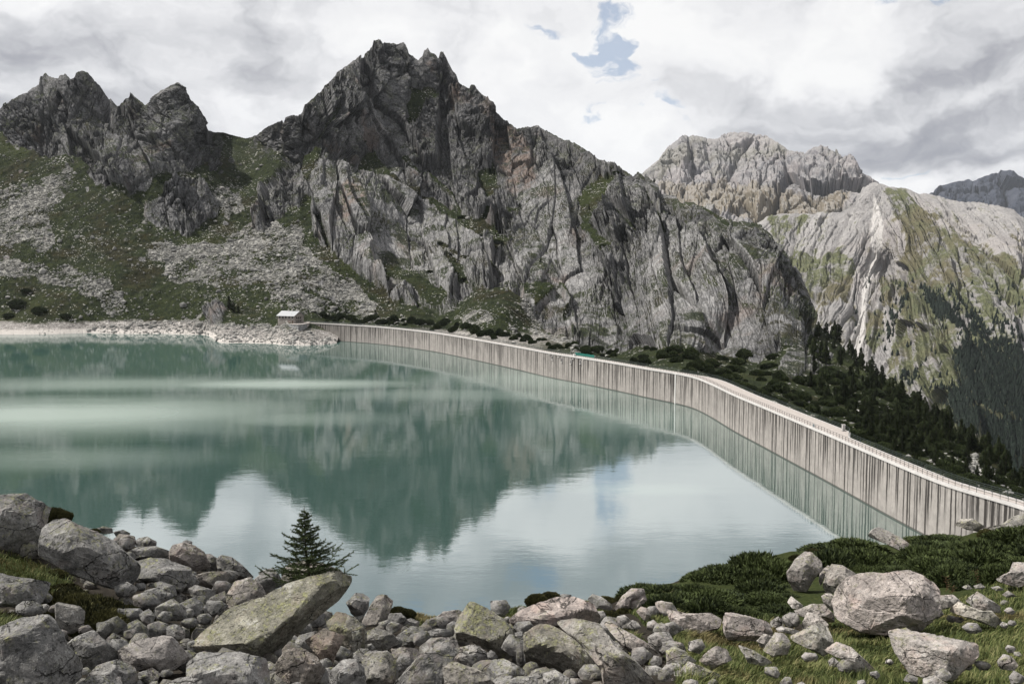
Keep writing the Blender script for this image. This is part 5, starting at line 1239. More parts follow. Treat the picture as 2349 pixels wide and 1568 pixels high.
B(1, [(1160,1185),(1230,1120),(1480,1150),(1640,1200),(1670,1290),(1660,1450),(1150,1450)], 'large grey boulder beneath the great leaning slab', planes=[((0,.85,-.55),.58),((-.1,-.2,-1),.8)])
B(1, [(1000,1330),(1100,1292),(1360,1282),(1400,1420),(990,1430)], 'wide flat boulder at the bottom edge below the great slab')
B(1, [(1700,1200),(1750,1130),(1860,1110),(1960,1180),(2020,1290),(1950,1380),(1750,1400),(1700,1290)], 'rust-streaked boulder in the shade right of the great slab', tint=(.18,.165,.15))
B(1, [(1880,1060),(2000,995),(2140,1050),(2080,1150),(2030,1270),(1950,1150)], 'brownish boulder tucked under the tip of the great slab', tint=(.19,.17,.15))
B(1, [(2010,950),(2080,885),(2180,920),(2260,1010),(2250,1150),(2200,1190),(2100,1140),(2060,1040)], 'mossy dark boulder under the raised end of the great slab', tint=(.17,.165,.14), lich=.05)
B(1, [(2030,1260),(2120,1180),(2210,1190),(2260,1300),(2240,1420),(2040,1420)], 'olive grey boulder at the bottom, right of the rust-streaked one')
B(1, [(2230,1180),(2300,1140),(2400,1140),(2450,1200),(2440,1360),(2270,1380)], 'dark boulder at the bottom below the round one', tint=(.17,.165,.155))
# the great leaning slab: a sloping upper face, a sheer lower edge
B(1, [(1175,1065),(1290,950),(1400,850),(1640,775),(1800,710),(1950,680),(2110,662),(2190,690),(2203,712),(2150,800),(2060,885),(1940,965),(1780,1080),(1650,1210),(1560,1195),(1480,1165),(1200,1125)],
  'great leaning slab of lichened granite with a sharp raised tip and shaded underside', thick=.42, planes=[((-.30,.62,-.75),.40),((.62,-.78,-.42),.58)], tint=(.22,.215,.18), lich=.06, level=7, Y=13.9, seed=4242, name='leaning_slab')
B(2, [(0,830),(60,775),(110,780),(148,810),(140,870),(90,950),(30,900)], 'tilted block on the lake edge, left of the twin leaning pillars')
B(2, [(95,950),(150,850),(200,785),(255,790),(295,830),(280,880),(230,1000),(110,1000)], 'tall leaning pillar-shaped boulder on the lake edge', tint=(.25,.235,.22), planes=[((-.3,.2,-1),.7),((.8,.2,-.6),.7)])
B(2, [(245,960),(270,900),(340,900),(380,940),(340,970),(280,1000),(245,1000)], 'low boulder right of the pillar-shaped one')
B(2, [(330,975),(350,945),(400,930),(460,955),(445,990),(360,1000)], 'small rounded stone below the tuft of yellow grass', name='stone')
B(2, [(455,985),(500,935),(560,940),(568,990),(490,1012)], 'dark rounded stone right of the tuft of yellow grass', name='stone', tint=(.15,.145,.14))
B(2, [(560,920),(600,890),(700,878),(730,900),(700,1010),(600,1010),(560,960)], 'pinkish block behind the yellow-crusted peaked boulder', tint=(.25,.235,.225))
B(2, [(680,930),(740,850),(765,830),(790,835),(870,870),(980,940),(1030,1010),(1040,1060),(1040,1180),(900,1190),(880,1130),(780,1080),(680,1070),(665,1000)], 'big peaked boulder crusted with yellow and black lichen', planes=[((.1,.6,-.8),.66),((-.3,-.85,-.55),.62),((.6,-.7,-.6),.75)], lich=.12, tint=(.22,.215,.19))
B(2, [(1000,940),(1060,890),(1180,840),(1300,800),(1400,795),(1540,840),(1580,930),(1560,975),(1300,985),(1180,1000),(1100,1020),(1010,970)], 'broad pink-grey slab lying flat on the lake edge', planes=[((-.05,.9,-.45),.62),((0,-.4,-1),.85)], tint=(.30,.265,.25), lich=-.10)
B(2, [(1490,815),(1520,780),(1580,800),(1650,850),(1640,880),(1530,880)], 'smooth boulder behind the broad pink-grey slab')
B(2, [(1655,870),(1700,800),(1760,745),(1840,745),(1850,790),(1770,800),(1745,885),(1680,895)], 'pale upright boulder at the edge of the juniper', tint=(.29,.265,.255))
B(2, [(1750,865),(1760,800),(1850,788),(1862,825),(1780,885)], 'pale stone leaning against the upright one', name='stone', tint=(.32,.29,.28))
B(2, [(1790,890),(1820,858),(1870,870),(1888,940),(1850,955)], 'speckled stone half hidden in dark grass', name='stone', tint=(.30,.28,.265))
B(2, [(1975,890),(2000,885),(2100,905),(2250,890),(2328,925),(2310,980),(2200,1025),(2100,1020),(2000,960)], 'long pale pink boulder half under the juniper', tint=(.34,.31,.295), lich=-.1, planes=[((0,-.2,-1),.7),((.1,.9,-.5),.9)])
B(2, [(1890,1020),(1910,970),(1950,955),(2000,985),(1990,1045),(1900,1050)], 'small rounded yellow-spotted stone standing in the grass', name='stone', lich=.05)
B(2, [(1090,1030),(1180,970),(1240,965),(1330,1000),(1450,1090),(1560,1180),(1590,1240),(1560,1320),(1450,1320),(1120,1240),(1090,1150)], 'massive dark-fronted boulder with a sloping olive top, centre right', planes=[((.22,.85,-.55),.52),((-.2,-.55,-.9),.66),((.7,-.4,-.7),.8)], tint=(.215,.205,.18), lich=.05)
B(2, [(1240,955),(1400,935),(1560,965),(1660,1090),(1800,1190),(1900,1290),(1960,1450),(1620,1450),(1570,1250),(1450,1100),(1330,1010)], 'very large yellow-speckled boulder behind the massive dark-fronted one', tint=(.26,.25,.235), lich=.03)
B(2, [(1580,965),(1620,955),(1700,1000),(1850,1070),(1950,1150),(1950,1205),(1860,1200),(1700,1110)], 'long ridge-shaped boulder sloping down to the right', tint=(.27,.25,.235))
B(2, [(270,1350),(420,1190),(560,1080),(700,1070),(710,1140),(620,1250),(580,1450),(250,1450)], 'large smooth boulder at the bottom centre, sloping up to the right')
B(2, [(655,1185),(700,1110),(780,1095),(860,1130),(892,1200),(850,1270),(760,1240)], 'rounded grey boulder under the yellow-crusted peaked one', tint=(.22,.215,.21))
B(2, [(580,1240),(620,1200),(680,1200),(850,1270),(950,1360),(900,1450),(600,1450)], 'ridged boulder with a split crest at the bottom centre', tint=(.21,.20,.185))
B(2, [(860,1265),(900,1190),(970,1180),(1110,1250),(1100,1300),(980,1335),(880,1320)], 'sloping olive boulder left of the massive dark-fronted one', lich=.04)
B(2, [(1210,1275),(1290,1250),(1380,1300),(1400,1400),(1220,1420)], 'boulder at the bottom edge below the massive dark-fronted one')
B(2, [(980,1330),(1060,1288),(1180,1290),(1200,1420),(980,1420)], 'low grey stone cut by the bottom edge near the centre', name='stone')
B(2, [(95,1160),(150,1130),(260,1130),(285,1200),(345,1240),(300,1300),(200,1330),(110,1260)], 'grey boulder below the pair of leaning blocks')
B(2, [(262,1155),(330,1110),(440,1120),(465,1165),(370,1245),(280,1210)], 'pinkish brown boulder tilted to the left in the centre', tint=(.20,.185,.175))
B(2, [(105,1010),(180,990),(290,1020),(335,1090),(240,1135),(120,1120)], 'dark domed boulder in front of the pillar-shaped one', tint=(.18,.175,.165))
B(2, [(310,1035),(400,980),(480,990),(495,1050),(420,1110),(330,1095)], 'rounded boulder below the small stones of the lake edge')
B(2, [(-40,1190),(60,1180),(110,1230),(130,1420),(-60,1420)], 'boulder at the bottom right of the olive grey one')
B(2, [(-20,900),(60,925),(130,1020),(135,1130),(90,1195),(0,1175),(-40,1000)], 'mossy boulder between the slab tip and the dark domed one', tint=(.17,.165,.15), lich=.05)
B(2, [(455,1110),(520,1050),(640,1050),(660,1095),(600,1150),(500,1165)], 'olive boulder left of the yellow-crusted peaked one')
B(2, [(480,1015),(560,993),(650,1005),(662,1045),(520,1058)], 'low flat stone left of the yellow-crusted peaked boulder', name='stone')
B(2, [(1040,1020),(1090,1008),(1092,1090),(1050,1095)], 'thin upright stone between the two biggest centre boulders', name='stone')
B(2, [(1045,1095),(1090,1080),(1105,1230),(1055,1235)], 'narrow dark stone squeezed left of the massive dark-fronted boulder', name='stone', tint=(.15,.145,.14))
B(2, [(1910,1105),(1980,1062),(2080,1080),(2108,1130),(2000,1140),(1960,1160)], 'grey stone behind the yellow-topped trio of boulders')
B(2, [(1970,1135),(2020,1105),(2090,1130),(2170,1190),(2080,1225),(2060,1248),(1980,1235)], 'yellow-topped boulder at the left border of the grass', lich=.08)
B(2, [(2060,1255),(2110,1200),(2200,1230),(2320,1270),(2280,1305),(2180,1320),(2100,1300)], 'flat yellow-green slab reaching into the grass', lich=.14)
B(2, [(2175,1200),(2240,1130),(2290,1100),(2349,1115),(2385,1180),(2260,1245)], 'smooth domed boulder in the left part of the grass', tint=(.30,.28,.265))
B(2, [(1875,1205),(1900,1160),(1950,1170),(1955,1225),(1900,1245)], 'small round stone left of the yellow-topped boulder', name='stone')
B(2, [(1935,1265),(1980,1210),(2020,1270),(2010,1315),(1950,1305)], 'small pointed stone below the yellow-topped boulder', name='stone')
B(2, [(2020,1262),(2060,1250),(2115,1285),(2100,1320),(2030,1315)], 'small pale stone under the flat yellow-green slab', name='stone')
B(2, [(1875,1245),(1920,1230),(1950,1280),(1910,1305)], 'small yellow stone at the foot of the very large speckled boulder', name='stone', lich=.1)
B(2, [(955,885),(985,858),(1008,890),(985,910)], 'little stone in the grass behind the yellow-crusted boulder', name='stone')
B(2, [(1295,795),(1340,780),(1395,785),(1385,805),(1300,808)], 'small flat stone lying on the pink-grey slab', name='stone', Y=27.0)
B(3, [(1385,440),(1410,400),(1450,375),(1500,390),(1590,430),(1690,500),(1690,545),(1600,520),(1500,475)], 'grey boulder resting on the juniper above the lake', tint=(.27,.26,.25), planes=[((.3,.85,-.5),.6),((-.2,-.3,-1),.8)])
B(3, [(885,655),(930,580),(990,520),(1030,518),(1095,570),(1102,620),(1050,690),(1010,765),(930,765),(900,720)], 'tall egg-shaped boulder standing in the juniper', tint=(.25,.235,.225))
B(3, [(1083,705),(1088,650),(1135,600),(1160,612),(1110,690),(1098,742)], 'thin curved flake of stone split from the boulder beside it', thick=.6, tint=(.26,.24,.23))
B(3, [(1108,745),(1130,660),(1160,600),(1230,605),(1310,650),(1338,690),(1260,710),(1200,795),(1130,785)], 'rounded split boulder between the egg-shaped and the giant one', tint=(.26,.245,.23))
B(3, [(1172,860),(1200,770),(1260,700),(1370,665),(1480,665),(1570,625),(1640,618),(1700,635),(1790,680),(1815,730),(1818,850),(1760,920),(1700,985),(1500,1035),(1350,1035),(1200,970)], 'giant pale pink granite boulder on the right, largest of all', tint=(.335,.305,.29), lich=-.09, planes=[((-.55,.1,-1),.70),((.65,.1,-.8),.78),((.1,.9,-.45),.82),((0,-.7,-.8),.85)], level=7, thick=.9)
B(3, [(888,835),(910,795),(990,850),(972,878),(920,872)], 'small white stone left of the giant boulder', name='stone', tint=(.42,.40,.385))
B(3, [(1097,800),(1120,778),(1160,780),(1192,820),(1172,885),(1120,855)], 'rounded stone touching the left side of the giant boulder', name='stone', tint=(.31,.29,.275))
B(3, [(928,895),(1040,845),(1110,838),(1172,890),(1178,945),(1050,955),(950,915)], 'flat pale boulder left of the foot of the giant one', tint=(.33,.31,.295))
B(3, [(980,965),(1010,895),(1080,910),(1145,960),(1105,1010),(980,1005)], 'pale block below the flat boulder', tint=(.33,.31,.295))
B(3, [(815,1000),(850,983),(950,998),(975,1012),(940,1033),(830,1018)], 'thin flat flagstone lying on smaller stones', name='stone', thick=.5)
B(3, [(905,1055),(1000,1000),(1080,955),(1130,970),(1172,1060),(1168,1115),(1110,1155),(1000,1115),(910,1075)], 'angular boulder with a yellow cap below the giant one', tint=(.32,.31,.285), lich=.06)
B(3, [(738,1135),(810,1020),(870,1020),(912,1080),(890,1145),(800,1175)], 'pale knobbly boulder left of the yellow-capped one', tint=(.34,.32,.305))
B(3, [(698,1075),(740,1025),(800,1040),(790,1085),(730,1115)], 'pale rounded stone behind the knobbly boulder', name='stone', tint=(.33,.31,.295))
B(3, [(488,970),(500,905),(560,903),(770,942),(805,1030),(700,1065),(520,1075),(495,1025)], 'smooth pale rectangular boulder at the lower edge of the juniper', tint=(.31,.285,.275), lich=-.1, planes=[((0,0,-1),.55),((0,1,-.4),.85)])
B(3, [(778,955),(830,918),(862,940),(852,985),(790,988)], 'small rounded stone right of the rectangular boulder', name='stone')
B(3, [(578,1102),(680,1130),(795,1190),(785,1225),(650,1210)], 'low yellow-crusted wedge of rock in the grass', lich=.05)
B(3, [(1115,1150),(1190,1085),(1280,1110),(1360,1170),(1432,1230),(1400,1270),(1320,1265),(1230,1195)], 'long smooth boulder slanting down into the grass', tint=(.33,.31,.295), lich=-.05)
B(3, [(1138,1200),(1170,1168),(1212,1200),(1200,1228),(1150,1230)], 'small stone left of the long smooth boulder', name='stone')
B(3, [(1890,910),(1950,838),(2010,862),(2090,880),(2140,870),(2212,940),(2180,975),(2000,935)], 'low saddle-shaped pale boulder on the right', tint=(.33,.315,.285))
B(3, [(1990,835),(2060,770),(2195,840),(2195,885),(2050,880)], 'triangular grey boulder behind the saddle-shaped one', tint=(.27,.26,.25))
B(3, [(1860,795),(1910,785),(1972,832),(1935,858)], 'small grey stone right of the giant boulder', name='stone')
B(3, [(1808,795),(1860,788),(1925,850),(1835,885)], 'dark stone touching the right side of the giant boulder', name='stone', tint=(.22,.21,.20))
B(3, [(1508,1045),(1560,1025),(1750,1030),(1850,1033),(2042,1048),(2055,1110),(2000,1190),(1900,1305),(1800,1310),(1650,1290),(1560,1180)], 'large pale block at the bottom right with a flat grey top', tint=(.34,.32,.305), lich=-.03, planes=[((-.1,.92,-.45),.55),((-.2,-.2,-1),.75),((.6,-.2,-.8),.8)], level=6)
B(3, [(1552,1020),(1620,990),(1722,1045),(1705,1072),(1600,1065)], 'yellow-green slab lying on the large pale block', name='stone', thick=.5, lich=.2, Y=17.2)
B(3, [(1925,365),(1960,322),(2030,313),(2092,350),(2092,395),(2000,385)], 'yellow-grey boulder on the right skyline in front of the dam', lich=.06, tint=(.27,.26,.24))
B(3, [(2075,405),(2150,375),(2200,370),(2280,300),(2349,268),(2420,290),(2440,370),(2250,385),(2150,418)], 'long pale boulder at the right edge against the dam', tint=(.32,.31,.29), lich=.04)
B(3, [(2185,705),(2260,650),(2280,590),(2400,570),(2430,680),(2310,745),(2210,722)], 'pale boulder at the right edge below the juniper', tint=(.33,.31,.30))
B(3, [(1728,1315),(1790,1282),(1880,1330),(1900,1420),(1730,1420)], 'pale stone cut by the bottom edge on the right', name='stone')
B(3, [(1605,1320),(1630,1275),(1692,1290),(1690,1340)], 'rounded stone in the grass at the bottom right', name='stone')
B(3, [(2215,790),(2250,760),(2303,790),(2245,803)], 'little stone in the turf near the right edge', name='stone')
B(3, [(1968,742),(2000,720),(2033,745),(2000,757)], 'little yellow stone in the turf right of the giant boulder', name='stone', lich=.1)
B(3, [(2145,745),(2190,730),(2225,750),(2180,765)], 'little grey stone in the turf above the saddle-shaped boulder', name='stone')
B(3, [(2040,735),(2080,715),(2110,735),(2090,750),(2050,752)], 'little flat stone between two others in the turf on the right', name='stone')

# smaller stones filling the gaps
SOFT = [GRASS[2], GRASS[3], GRASS[4], zc([(270,540),(480,520),(500,680),(620,740),(780,790),(760,900),(690,970),(520,1010),(505,880),(380,820),(270,860),(300,740)], .3716, 0, 1071.3)]
def near_phrase(u, v):
    best = None
    for lab, (a, b_) in HERO:
        d = math.hypot(u-a, (v-b_)*1.3)
        if best is None or d < best[0]: best = (d, lab, a, b_)
    _, lab, a, b_ = best
    for cut in (',', ' beside', ' below', ' in ', ' behind', ' left', ' right', ' at ', ' above', ' with ', ' falling', ' carrying', ' lying', ' cut ', ' leaning', ' resting', ' standing', ' under', ' between', ' squeezed', ' wedged', ' on ', ' of the', ' half', ' touching', ' reaching', ' sloping down', ' just', ' near', ' farther', ' from', ' filling', ' poking', ' tucked', ' tilted'):
        i = lab.find(cut)
        if i > 8: lab = lab[:i]
    lab = ' '.join(lab.split()[:6])
    dx, dy = u-a, v-b_
    return ('just left of' if dx < 0 else 'just right of') + ' the ' + lab if abs(dx) > abs(dy) else ('above' if dy < 0 else 'below') + ' the ' + lab
def fill_stones():
    rg = np.random.default_rng(77); placed = []; tries = 0
    while len(placed) < 150 and tries < 9000:
        tries += 1
        u = rg.uniform(-20, 2349); vs = np.interp(u, GSK[:, 0], GSK[:, 1]); v = vs+(1600-vs)*rg.random()
        if u > 1560 and rg.random() > .035: continue
        if u > 1500 and v < 1400: continue
        if v < vs+16: continue
        if u > 1380 and v < vs+70: continue
        if any(inpoly(np.array([u]), np.array([v]), q_)[0] for q_ in SOFT): continue
        w = (30+52*rg.random()**1.3)*np.interp(v, [1200, 1568], [.6, 1.1])*(.7 if u > 1560 else 1)
        if any(inpoly(np.array([u]), np.array([v]), p)[0] for p in POLYS): continue
        if any((u-a)**2+(v-b)**2 < (.30*(w+c))**2 for a, b, c in placed): continue
        h = w*rg.uniform(.6, .85); n = rg.integers(5, 8); ang = np.sort(rg.uniform(0, 2*np.pi, n)); rad = rg.uniform(.75, 1.1, n)
        poly = [(u+w/2*math.cos(a)*r, v-h*.3+h/2*math.sin(a)*r) for a, r in zip(np.linspace(0, 2*np.pi, n, endpoint=False)+rg.uniform(-.25, .25, n), rad)]
        reg = ('small lichened grey stone wedged between the boulders of the left slope', 'gap stones on the left slope') if u < 800 else (('small olive grey stone wedged between the boulders of the middle foreground', 'gap stones in the middle foreground') if u < 1560 else ('small pale stone half sunk in the grass on the right', 'small stones in the grass'))
        sz = 'little' if w < 28 else ('small' if w < 40 else 'mid-sized'); tone = 'grey' if u < 800 else ('olive grey' if u < 1560 else 'pale')
        boulder(poly, f'{sz} {tone} stone {near_phrase(u, v)}', group=reg[1], level=4, name='stone', thick=.9,  seed=1000+len(placed)); placed.append((u, v, w))
fill_stones()
def rubble():
    rg = np.random.default_rng(9); V0_, F0_ = bmesh_ico(2); Vs = []; Fs = []; n = 0
    while n < 650:
        u = rg.uniform(-60, 2400); vs = np.interp(u, GSK[:, 0], GSK[:, 1]); v = vs+(1640-vs)*rg.random()
        if u > 1450 and rg.random() > .03: continue
        if v < vs+8 or (u > 1300 and v < vs+60): continue
        if any(inpoly(np.array([u]), np.array([v]), q_)[0] for q_ in SOFT): continue
        p = gpos(u, v); r = rg.uniform(.05, .17)*(1 if rg.random() < .8 else 1.5)
        q = V0_*(1+.5*fbm(V0_[:, 0]*1.3+n, V0_[:, 1]*1.3, V0_[:, 2]*1.3, 2, seed=4))[:, None]*rg.uniform(.6, 1.3, 3)*r
        Vs.append(q+p+[0, 0, r*.3]); Fs.append(F0_+n*len(V0_)); n += 1
    o = link('rubble', np_mesh('rubble', np.vstack(Vs), np.vstack(Fs), True), M_BOULDER); o.color = (.17,.165,.155,1)
    tag(o, 'small loose rubble filling the gaps between the foreground boulders', 'rubble', kind='stuff')
rubble()

# ------------------------------------------------------------------ junipers, heather
def scatter_shrubs():
    rg = np.random.default_rng(12)
    J1 = zc([(0,700),(130,720),(450,600),(600,560),(760,560),(900,500),(1200,450),(1390,440),(1560,500),(1690,545),(1690,650),(1500,650),(1330,670),(1150,610),(1000,520),(890,640),(900,780),(880,880),(780,920),(490,890),(150,880),(50,830)], .3716, 1476.1, 1071.3)
    J2 = zc([(1700,440),(1800,380),(1950,380),(2080,410),(2349,380),(2900,330),(2900,560),(2250,600),(2190,690),(1900,690),(1830,650),(1700,570)], .3716, 1476.1, 1071.3)
    for P_, lab, grp, n in ((J1, 'spreading dark green juniper in the mat left of the giant boulder', 'junipers left of the giant boulder', 74), (J2, 'spreading dark green juniper in the mat near the right edge', 'junipers near the right edge', 84)):
        pts = []; tries = 0
        P2 = np.array(P_); lo = P2.min(0); hi = P2.max(0)
        while len(pts) < n and tries < 6000:
            tries += 1; u = rg.uniform(lo[0], hi[0]); v = rg.uniform(lo[1], hi[1])
            if not inpoly(np.array([u]), np.array([v]), P_)[0]: continue
            if any(inpoly(np.array([u, u, u]), np.array([v-5, v-14, v-24]), q).any() for q in POLYS): continue
            if any(((u-a)/24)**2+((v-b)/10)**2 < 1 for a, b in pts): continue
            pts.append((u, v))
        for u, v in pts:
            vv = max(v+6, np.interp(u, GSK[:, 0], GSK[:, 1])+2); p = gpos(u, vv)
            place_shrub('juniper', p-[0, 0, .17], rg.uniform(.45, .95)*(p[1]/30), ('spreading ' if rg.random() < .5 else 'low ')+'dark green juniper '+near_phrase(u, v), grp, rg.uniform(.5, 1.5)*(1 if v > np.interp(u, GSK[:, 0], GSK[:, 1])+22 else .7))
    H = [(1, 380, 620, 95, 'bushy dark heather against the huge sloping boulder'), (1, 340, 560, 55, ''), (1, 430, 560, 40, ''),
         (1, 330, 265, 60, ''), (1, 395, 275, 45, ''), (1, 580, 375, 30, ''), (1, 850, 565, 26, ''),
         (1, 380, 770, 100, ''), (1, 480, 800, 120, ''), (1, 580, 830, 120, ''), (1, 660, 850, 100, ''), (1, 520, 880, 110, ''), (1, 620, 900, 100, ''), (1, 420, 720, 90, ''), (1, 540, 760, 90, ''), (1, 330, 830, 60, ''), (1, 560, 950, 70, ''),
         (1, 790, 830, 60, ''), (1, 860, 830, 60, ''), (1, 1240, 900, 60, ''), (1, 1190, 930, 40, ''), (1, 400, 1330, 55, ''),
         (2, 320, 870, 50, ''), (2, 370, 880, 45, ''), (2, 1180, 800, 60, ''), (2, 1260, 790, 60, ''), (2, 1340, 790, 50, ''), (2, 1420, 790, 50, ''), (2, 1510, 790, 40, ''), (2, 1600, 800, 60, ''), (2, 1690, 790, 50, ''), (2, 1860, 730, 60, ''), (2, 1720, 850, 60, ''), (2, 1120, 830, 50, ''), (2, 1630, 900, 60, ''), (2, 1720, 950, 60, ''), (2, 1900, 850, 60, ''), (2, 1940, 900, 50, ''),
         (3, 1620, 420, 60, ''), (3, 1680, 440, 50, ''), (3, 2150, 365, 60, ''), (3, 20, 715, 40, ''), (3, 1350, 440, 50, ''), (3, 1250, 450, 50, ''), (3, 1050, 480, 50, ''), (3, 950, 500, 50, ''), (3, 480, 610, 40, '')]
    for z_, x, y, r, lab in H:
        off = {1: 0.0, 2: 793.6, 3: 1476.1}[z_]; u = x*.3716+off; v = y*.3716+1071.3; vs = np.interp(u, GSK[:, 0], GSK[:, 1])
        vv = max(v+r*.18, vs+2); p = gpos(u, vv)
        if v < vs-8: p = at_y(u, v+r*.12, float(fG(np.array(u), np.array(vs+2)))-.6)
        place_shrub('heather', p-[0, 0, .08], r*.3716*p[1]/FP*(1.7 if z_ == 1 and y > 650 else 1.25), lab or 'low dark heather '+near_phrase(u, v),
                    None if lab else ('heather on the left slope' if z_ == 1 else 'heather on the lake edge'), 1.9 if z_ == 1 and y > 650 else 1.4)
scatter_shrubs()

# ------------------------------------------------------------------ grass
def build_grass():
    rg = np.random.default_rng(15)
    dens = [105000, 14000, 6000, 3500, 3500, 5000, 14000]
    U = []; V = []; K = []
    for p, n in zip(GRASS, dens):
        q = np.array(p); lo = q.min(0); hi = q.max(0); got = 0
        while got < n:
            u = rg.uniform(lo[0], hi[0], n); v = rg.uniform(lo[1], hi[1], n)
            m = inpoly(u, v, p) & (v < 1640) & (u < 2620) & (u > -200)
            cl = fbm(u/22, v/12, u*0, 3, seed=88); m &= (cl > -.12) | (rg.random(n) < .25)
            u = u[m]; v = v[m]; U.append(u[:n-got]); V.append(v[:n-got]); got += len(u[:n-got])
    U = np.concatenate(U); V = np.concatenate(V); n = len(U)
    us, GU, GV, GP = NG
    i = np.clip(np.round((U-us[0])/4.0).astype(int), 0, len(us)-1); sv = GV[i, 0]; t = np.clip((V-sv)/(2000-sv), 0, 1)**(1/1.1)
    j = np.clip((t*(GV.shape[1]-1)).astype(int), 0, GV.shape[1]-1); P = GP[i, j]+rg.normal(0, .03, (n, 3))*[1, 1, 0]
    cl = fbm(P[:, 0]/.5, P[:, 1]/.5, P[:, 0]*0, 3, seed=91)
    L = rg.uniform(.07, .21, n)*(1+.5*cl)*np.interp(U, [0, 800, 1500], [.8, .8, 1.0]); W = rg.uniform(.0025, .0050, n)*P[:, 1]/14
    az = rg.uniform(0, 2*np.pi, n)+0; cx = fbm(P[:, 0]/1.0, P[:, 1]/1.0, P[:, 0]*0+4, 2, seed=92)*5
    d = np.stack([np.cos(az)*.5+np.cos(cx)*.7, np.sin(az)*.5+np.sin(cx)*.7-.15, np.zeros(n)], 1)
    up = np.array([0, 0, 1.]); s = np.stack([-np.sin(az), np.cos(az), np.zeros(n)], 1)
    b = P-[0, 0, .03]; m1 = b+up*(L*.62)[:, None]+d*(L*.22)[:, None]; e = b+up*(L*.86)[:, None]+d*(L*.62)[:, None]
    w = W[:, None]*s
    VV = np.stack([b-w, b+w, m1+w*.8, m1-w*.8, e], 1).reshape(-1, 3)
    o = np.arange(n)[:, None]*5; F4 = np.hstack([o, o+1, o+2, o+3]); F3 = np.hstack([o+3, o+2, o+4, o+4])
    # second face as a triangle expressed through its own mesh pass
    me = bpy.data.meshes.new('grass'); me.vertices.add(len(VV)); me.vertices.foreach_set('co', VV.astype(np.float32).ravel())
    loops = np.hstack([F4, F3[:, :3]]).astype(np.int32).ravel(); me.loops.add(len(loops)); me.loops.foreach_set('vertex_index', loops)
    st = (np.arange(n)[:, None]*7+np.array([0, 4])).ravel().astype(np.int32); me.polygons.add(2*n); me.polygons.foreach_set('loop_start', st); me.update(calc_edges=True)
    m, g = new_mat('mountain_grass'); geo = g.node('ShaderNodeNewGeometry'); p = geo.outputs['Position']; r = geo.outputs['Random Per Island']
    f = g.add(g.mul(r, .45), g.mul(g.noise(p, .9, 4, .6), .65))
    col = g.ramp(f, [(.2, (.020,.030,.009)), (.42, (.065,.090,.025)), (.60, (.14,.165,.05)), (.85, (.30,.27,.13))])
    col = g.mix(g.ss(g.noise(p, .35, 4, .6), .52, .62), col, g.mix(r, (.08,.068,.028), (.24,.20,.09)))
    g.out(g.bsdf(col, .75, .2))
    ob = link('grass', me, m); tag(ob, 'tufted mountain grass on the near hillside', 'grass', kind='stuff')
build_grass()

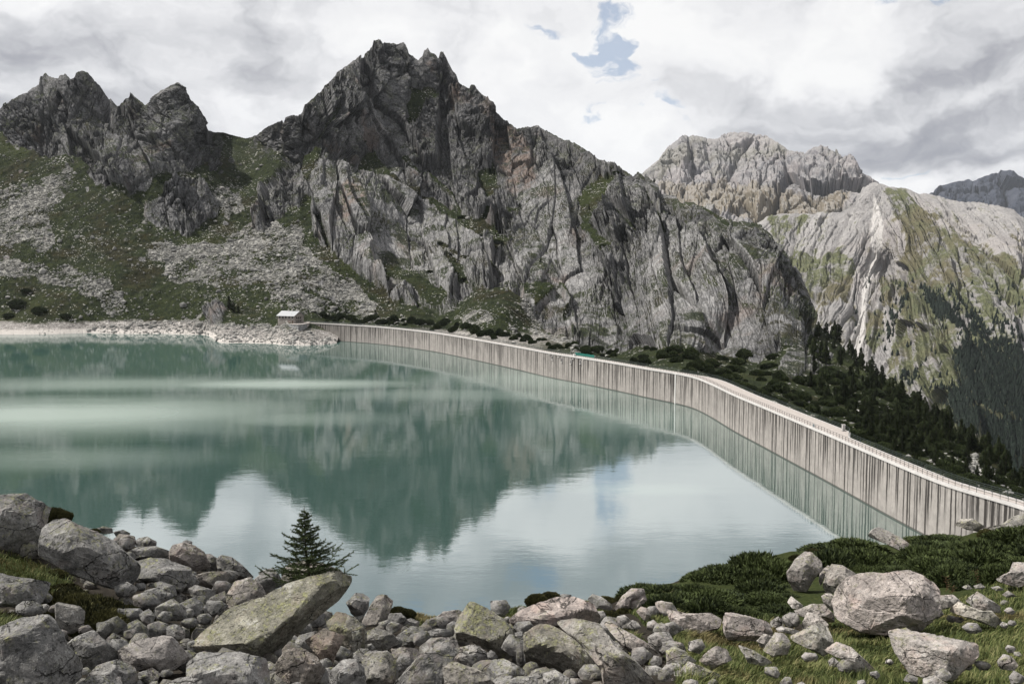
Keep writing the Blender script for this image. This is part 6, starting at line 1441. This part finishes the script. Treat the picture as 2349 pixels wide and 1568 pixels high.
# ------------------------------------------------------------------ the small conifer at the lake edge
def build_fir():
    rg = np.random.default_rng(3)
    base = at_y(706, 1330, 22.3); topz = at_y(700.5, 1158, 22.3)[2]; H = topz-base[2]+.35
    root = empty('fir_tree', (float(base[0]), float(base[1]), float(base[2]-.35))); tag(root, 'small open-branched dark green conifer behind the boulders at the lake edge', 'tree')
    tr = MB(); pts = [np.array([.06*math.sin(k*.7)*(1-k/10)-.055*(k/10)*.9, .03*math.cos(k), H*k/10]) for k in range(11)]
    for k in range(10): tr.bar(pts[k], pts[k+1], .036*(1-k/10)+.004, 6, .036*(1-(k+1)/10)+.003)
    tr.build('trunk', M_BARK, root)
    V = []; F = []; br = MB()
    def needle_spray(a, b, r, dens):
        L = np.linalg.norm(b-a); n = max(2, int(L*dens)); ax = (b-a)/L; h = np.array([0, 0, 1.]); s = np.cross(ax, h); s /= np.linalg.norm(s)+1e-6; w_ = np.cross(s, ax)
        for _ in range(n):
            t = rg.random(); th = rg.uniform(0, 6.28); c = a+(b-a)*t; d = ax*.55+(math.cos(th)*s+math.sin(th)*w_)*rg.uniform(.5, .95); d /= np.linalg.norm(d)
            l = r*rg.uniform(.6, 1.2); q = np.cross(d, rg.normal(size=3)); q /= np.linalg.norm(q); q *= .0060; o = len(V)
            V.extend([c-q, c+q, c+d*l]); F.append((o, o+1, o+2))
    nb = 84
    for k in range(nb):
        t = (k+.3)/nb; z = H*(.08+.86*t); az = k*2.399+rg.uniform(-.4, .4)
        R_ = 1.22*(1-t)**1.05*rg.uniform(.6, 1.15)+.06
        i = min(9, int(z/H*10)); o = pts[i]+(pts[i+1]-pts[i])*(z/H*10-i)
        d = np.array([math.cos(az), math.sin(az), 0]); seg = 7; prev = o; lift = rg.uniform(.05, .32)
        for q in range(1, seg+1):
            f = q/seg; p = o+d*R_*f+np.array([0, 0, R_*(-.10*f+(lift+.16)*f*f)])+rg.normal(0, .008, 3)
            br.bar(prev, p, .0095*(1-f*.8), 4); needle_spray(prev, p, .042, 340)
            if q < seg and q >= 1:
                for sd in (-1, 1):
                    if rg.random() < .15: continue
                    side = np.array([-d[1], d[0], 0])*sd; l2 = R_*(.34*(1-f)+.10)*rg.uniform(.5, 1.15); e = p+side*l2*.8+d*l2*.65+np.array([0, 0, l2*rg.uniform(-.15, .35)])
                    br.bar(p, e, .004, 3); needle_spray(p, e, .040, 360)
            prev = p
    for k in range(10): needle_spray(pts[k]+[0, 0, 0], pts[k+1], .05, 100 if k > 5 else 20)
    br.build('branches', M_BARK, root)
    m, g = new_mat('larch_needles'); geo = g.node('ShaderNodeNewGeometry')
    g.out(g.bsdf(g.mix(geo.outputs['Random Per Island'], (.024,.042,.016), (.095,.125,.040)), .7, .2))
    me = np_mesh('crown', np.array(V), np.array(F)); link('crown', me, m, root)
build_fir()

# dry stalks standing in the grass
def stalks():
    m, g = new_mat('dry_stalk'); g.out(g.bsdf((.10,.06,.035), .9, .1)); rg = np.random.default_rng(4)
    for n, (x, y, h) in enumerate([(1640,1190,120),(1710,1200,140),(1655,960,55),(1780,760,60),(1870,720,90),(2060,690,80),(2090,680,70),(1900,740,50),(615,860,35),(860,1000,30)]):
        u = x*.3716+1476.1; v = y*.3716+1071.3; p = gpos(u, v); H = h*.3716*p[1]/FP; b = MB(); q = np.zeros(3)
        for k in range(6):
            r = q+np.array([rg.normal(0, .02), rg.normal(0, .02), H/6]); b.bar(q, r, .006*(1-k*.1), 4); 
            for s in range(4): b.bar(r, r+np.array([rg.normal(0, .05), rg.normal(0, .05), .03]), .004, 3)
            q = r
        o = b.build('dry_stalk', m); o.location = p; tag(o, 'thin brown dried flower stalk standing up from the grass on the right', 'plant', 'dried stalks in the grass')
stalks()

# ------------------------------------------------------------------ air
def build_haze():
    m = bpy.data.materials.new('thin_haze'); m.use_nodes = True; g = G(m.node_tree)
    v = g.node('ShaderNodeVolumePrincipled'); g.put(v, 'Color', (.86,.92,1.0)); g.put(v, 'Density', 1.2e-5); g.put(v, 'Anisotropy', .2)
    o = g.node('ShaderNodeOutputMaterial'); g.l.new(v.outputs[0], o.inputs['Volume'])
    b = MB(); b.box((0, 7000, 500), 26000, 19000, 3000); o = b.build('haze', m); tag(o, 'thin bluish mountain haze', 'haze', kind='stuff')
build_haze()
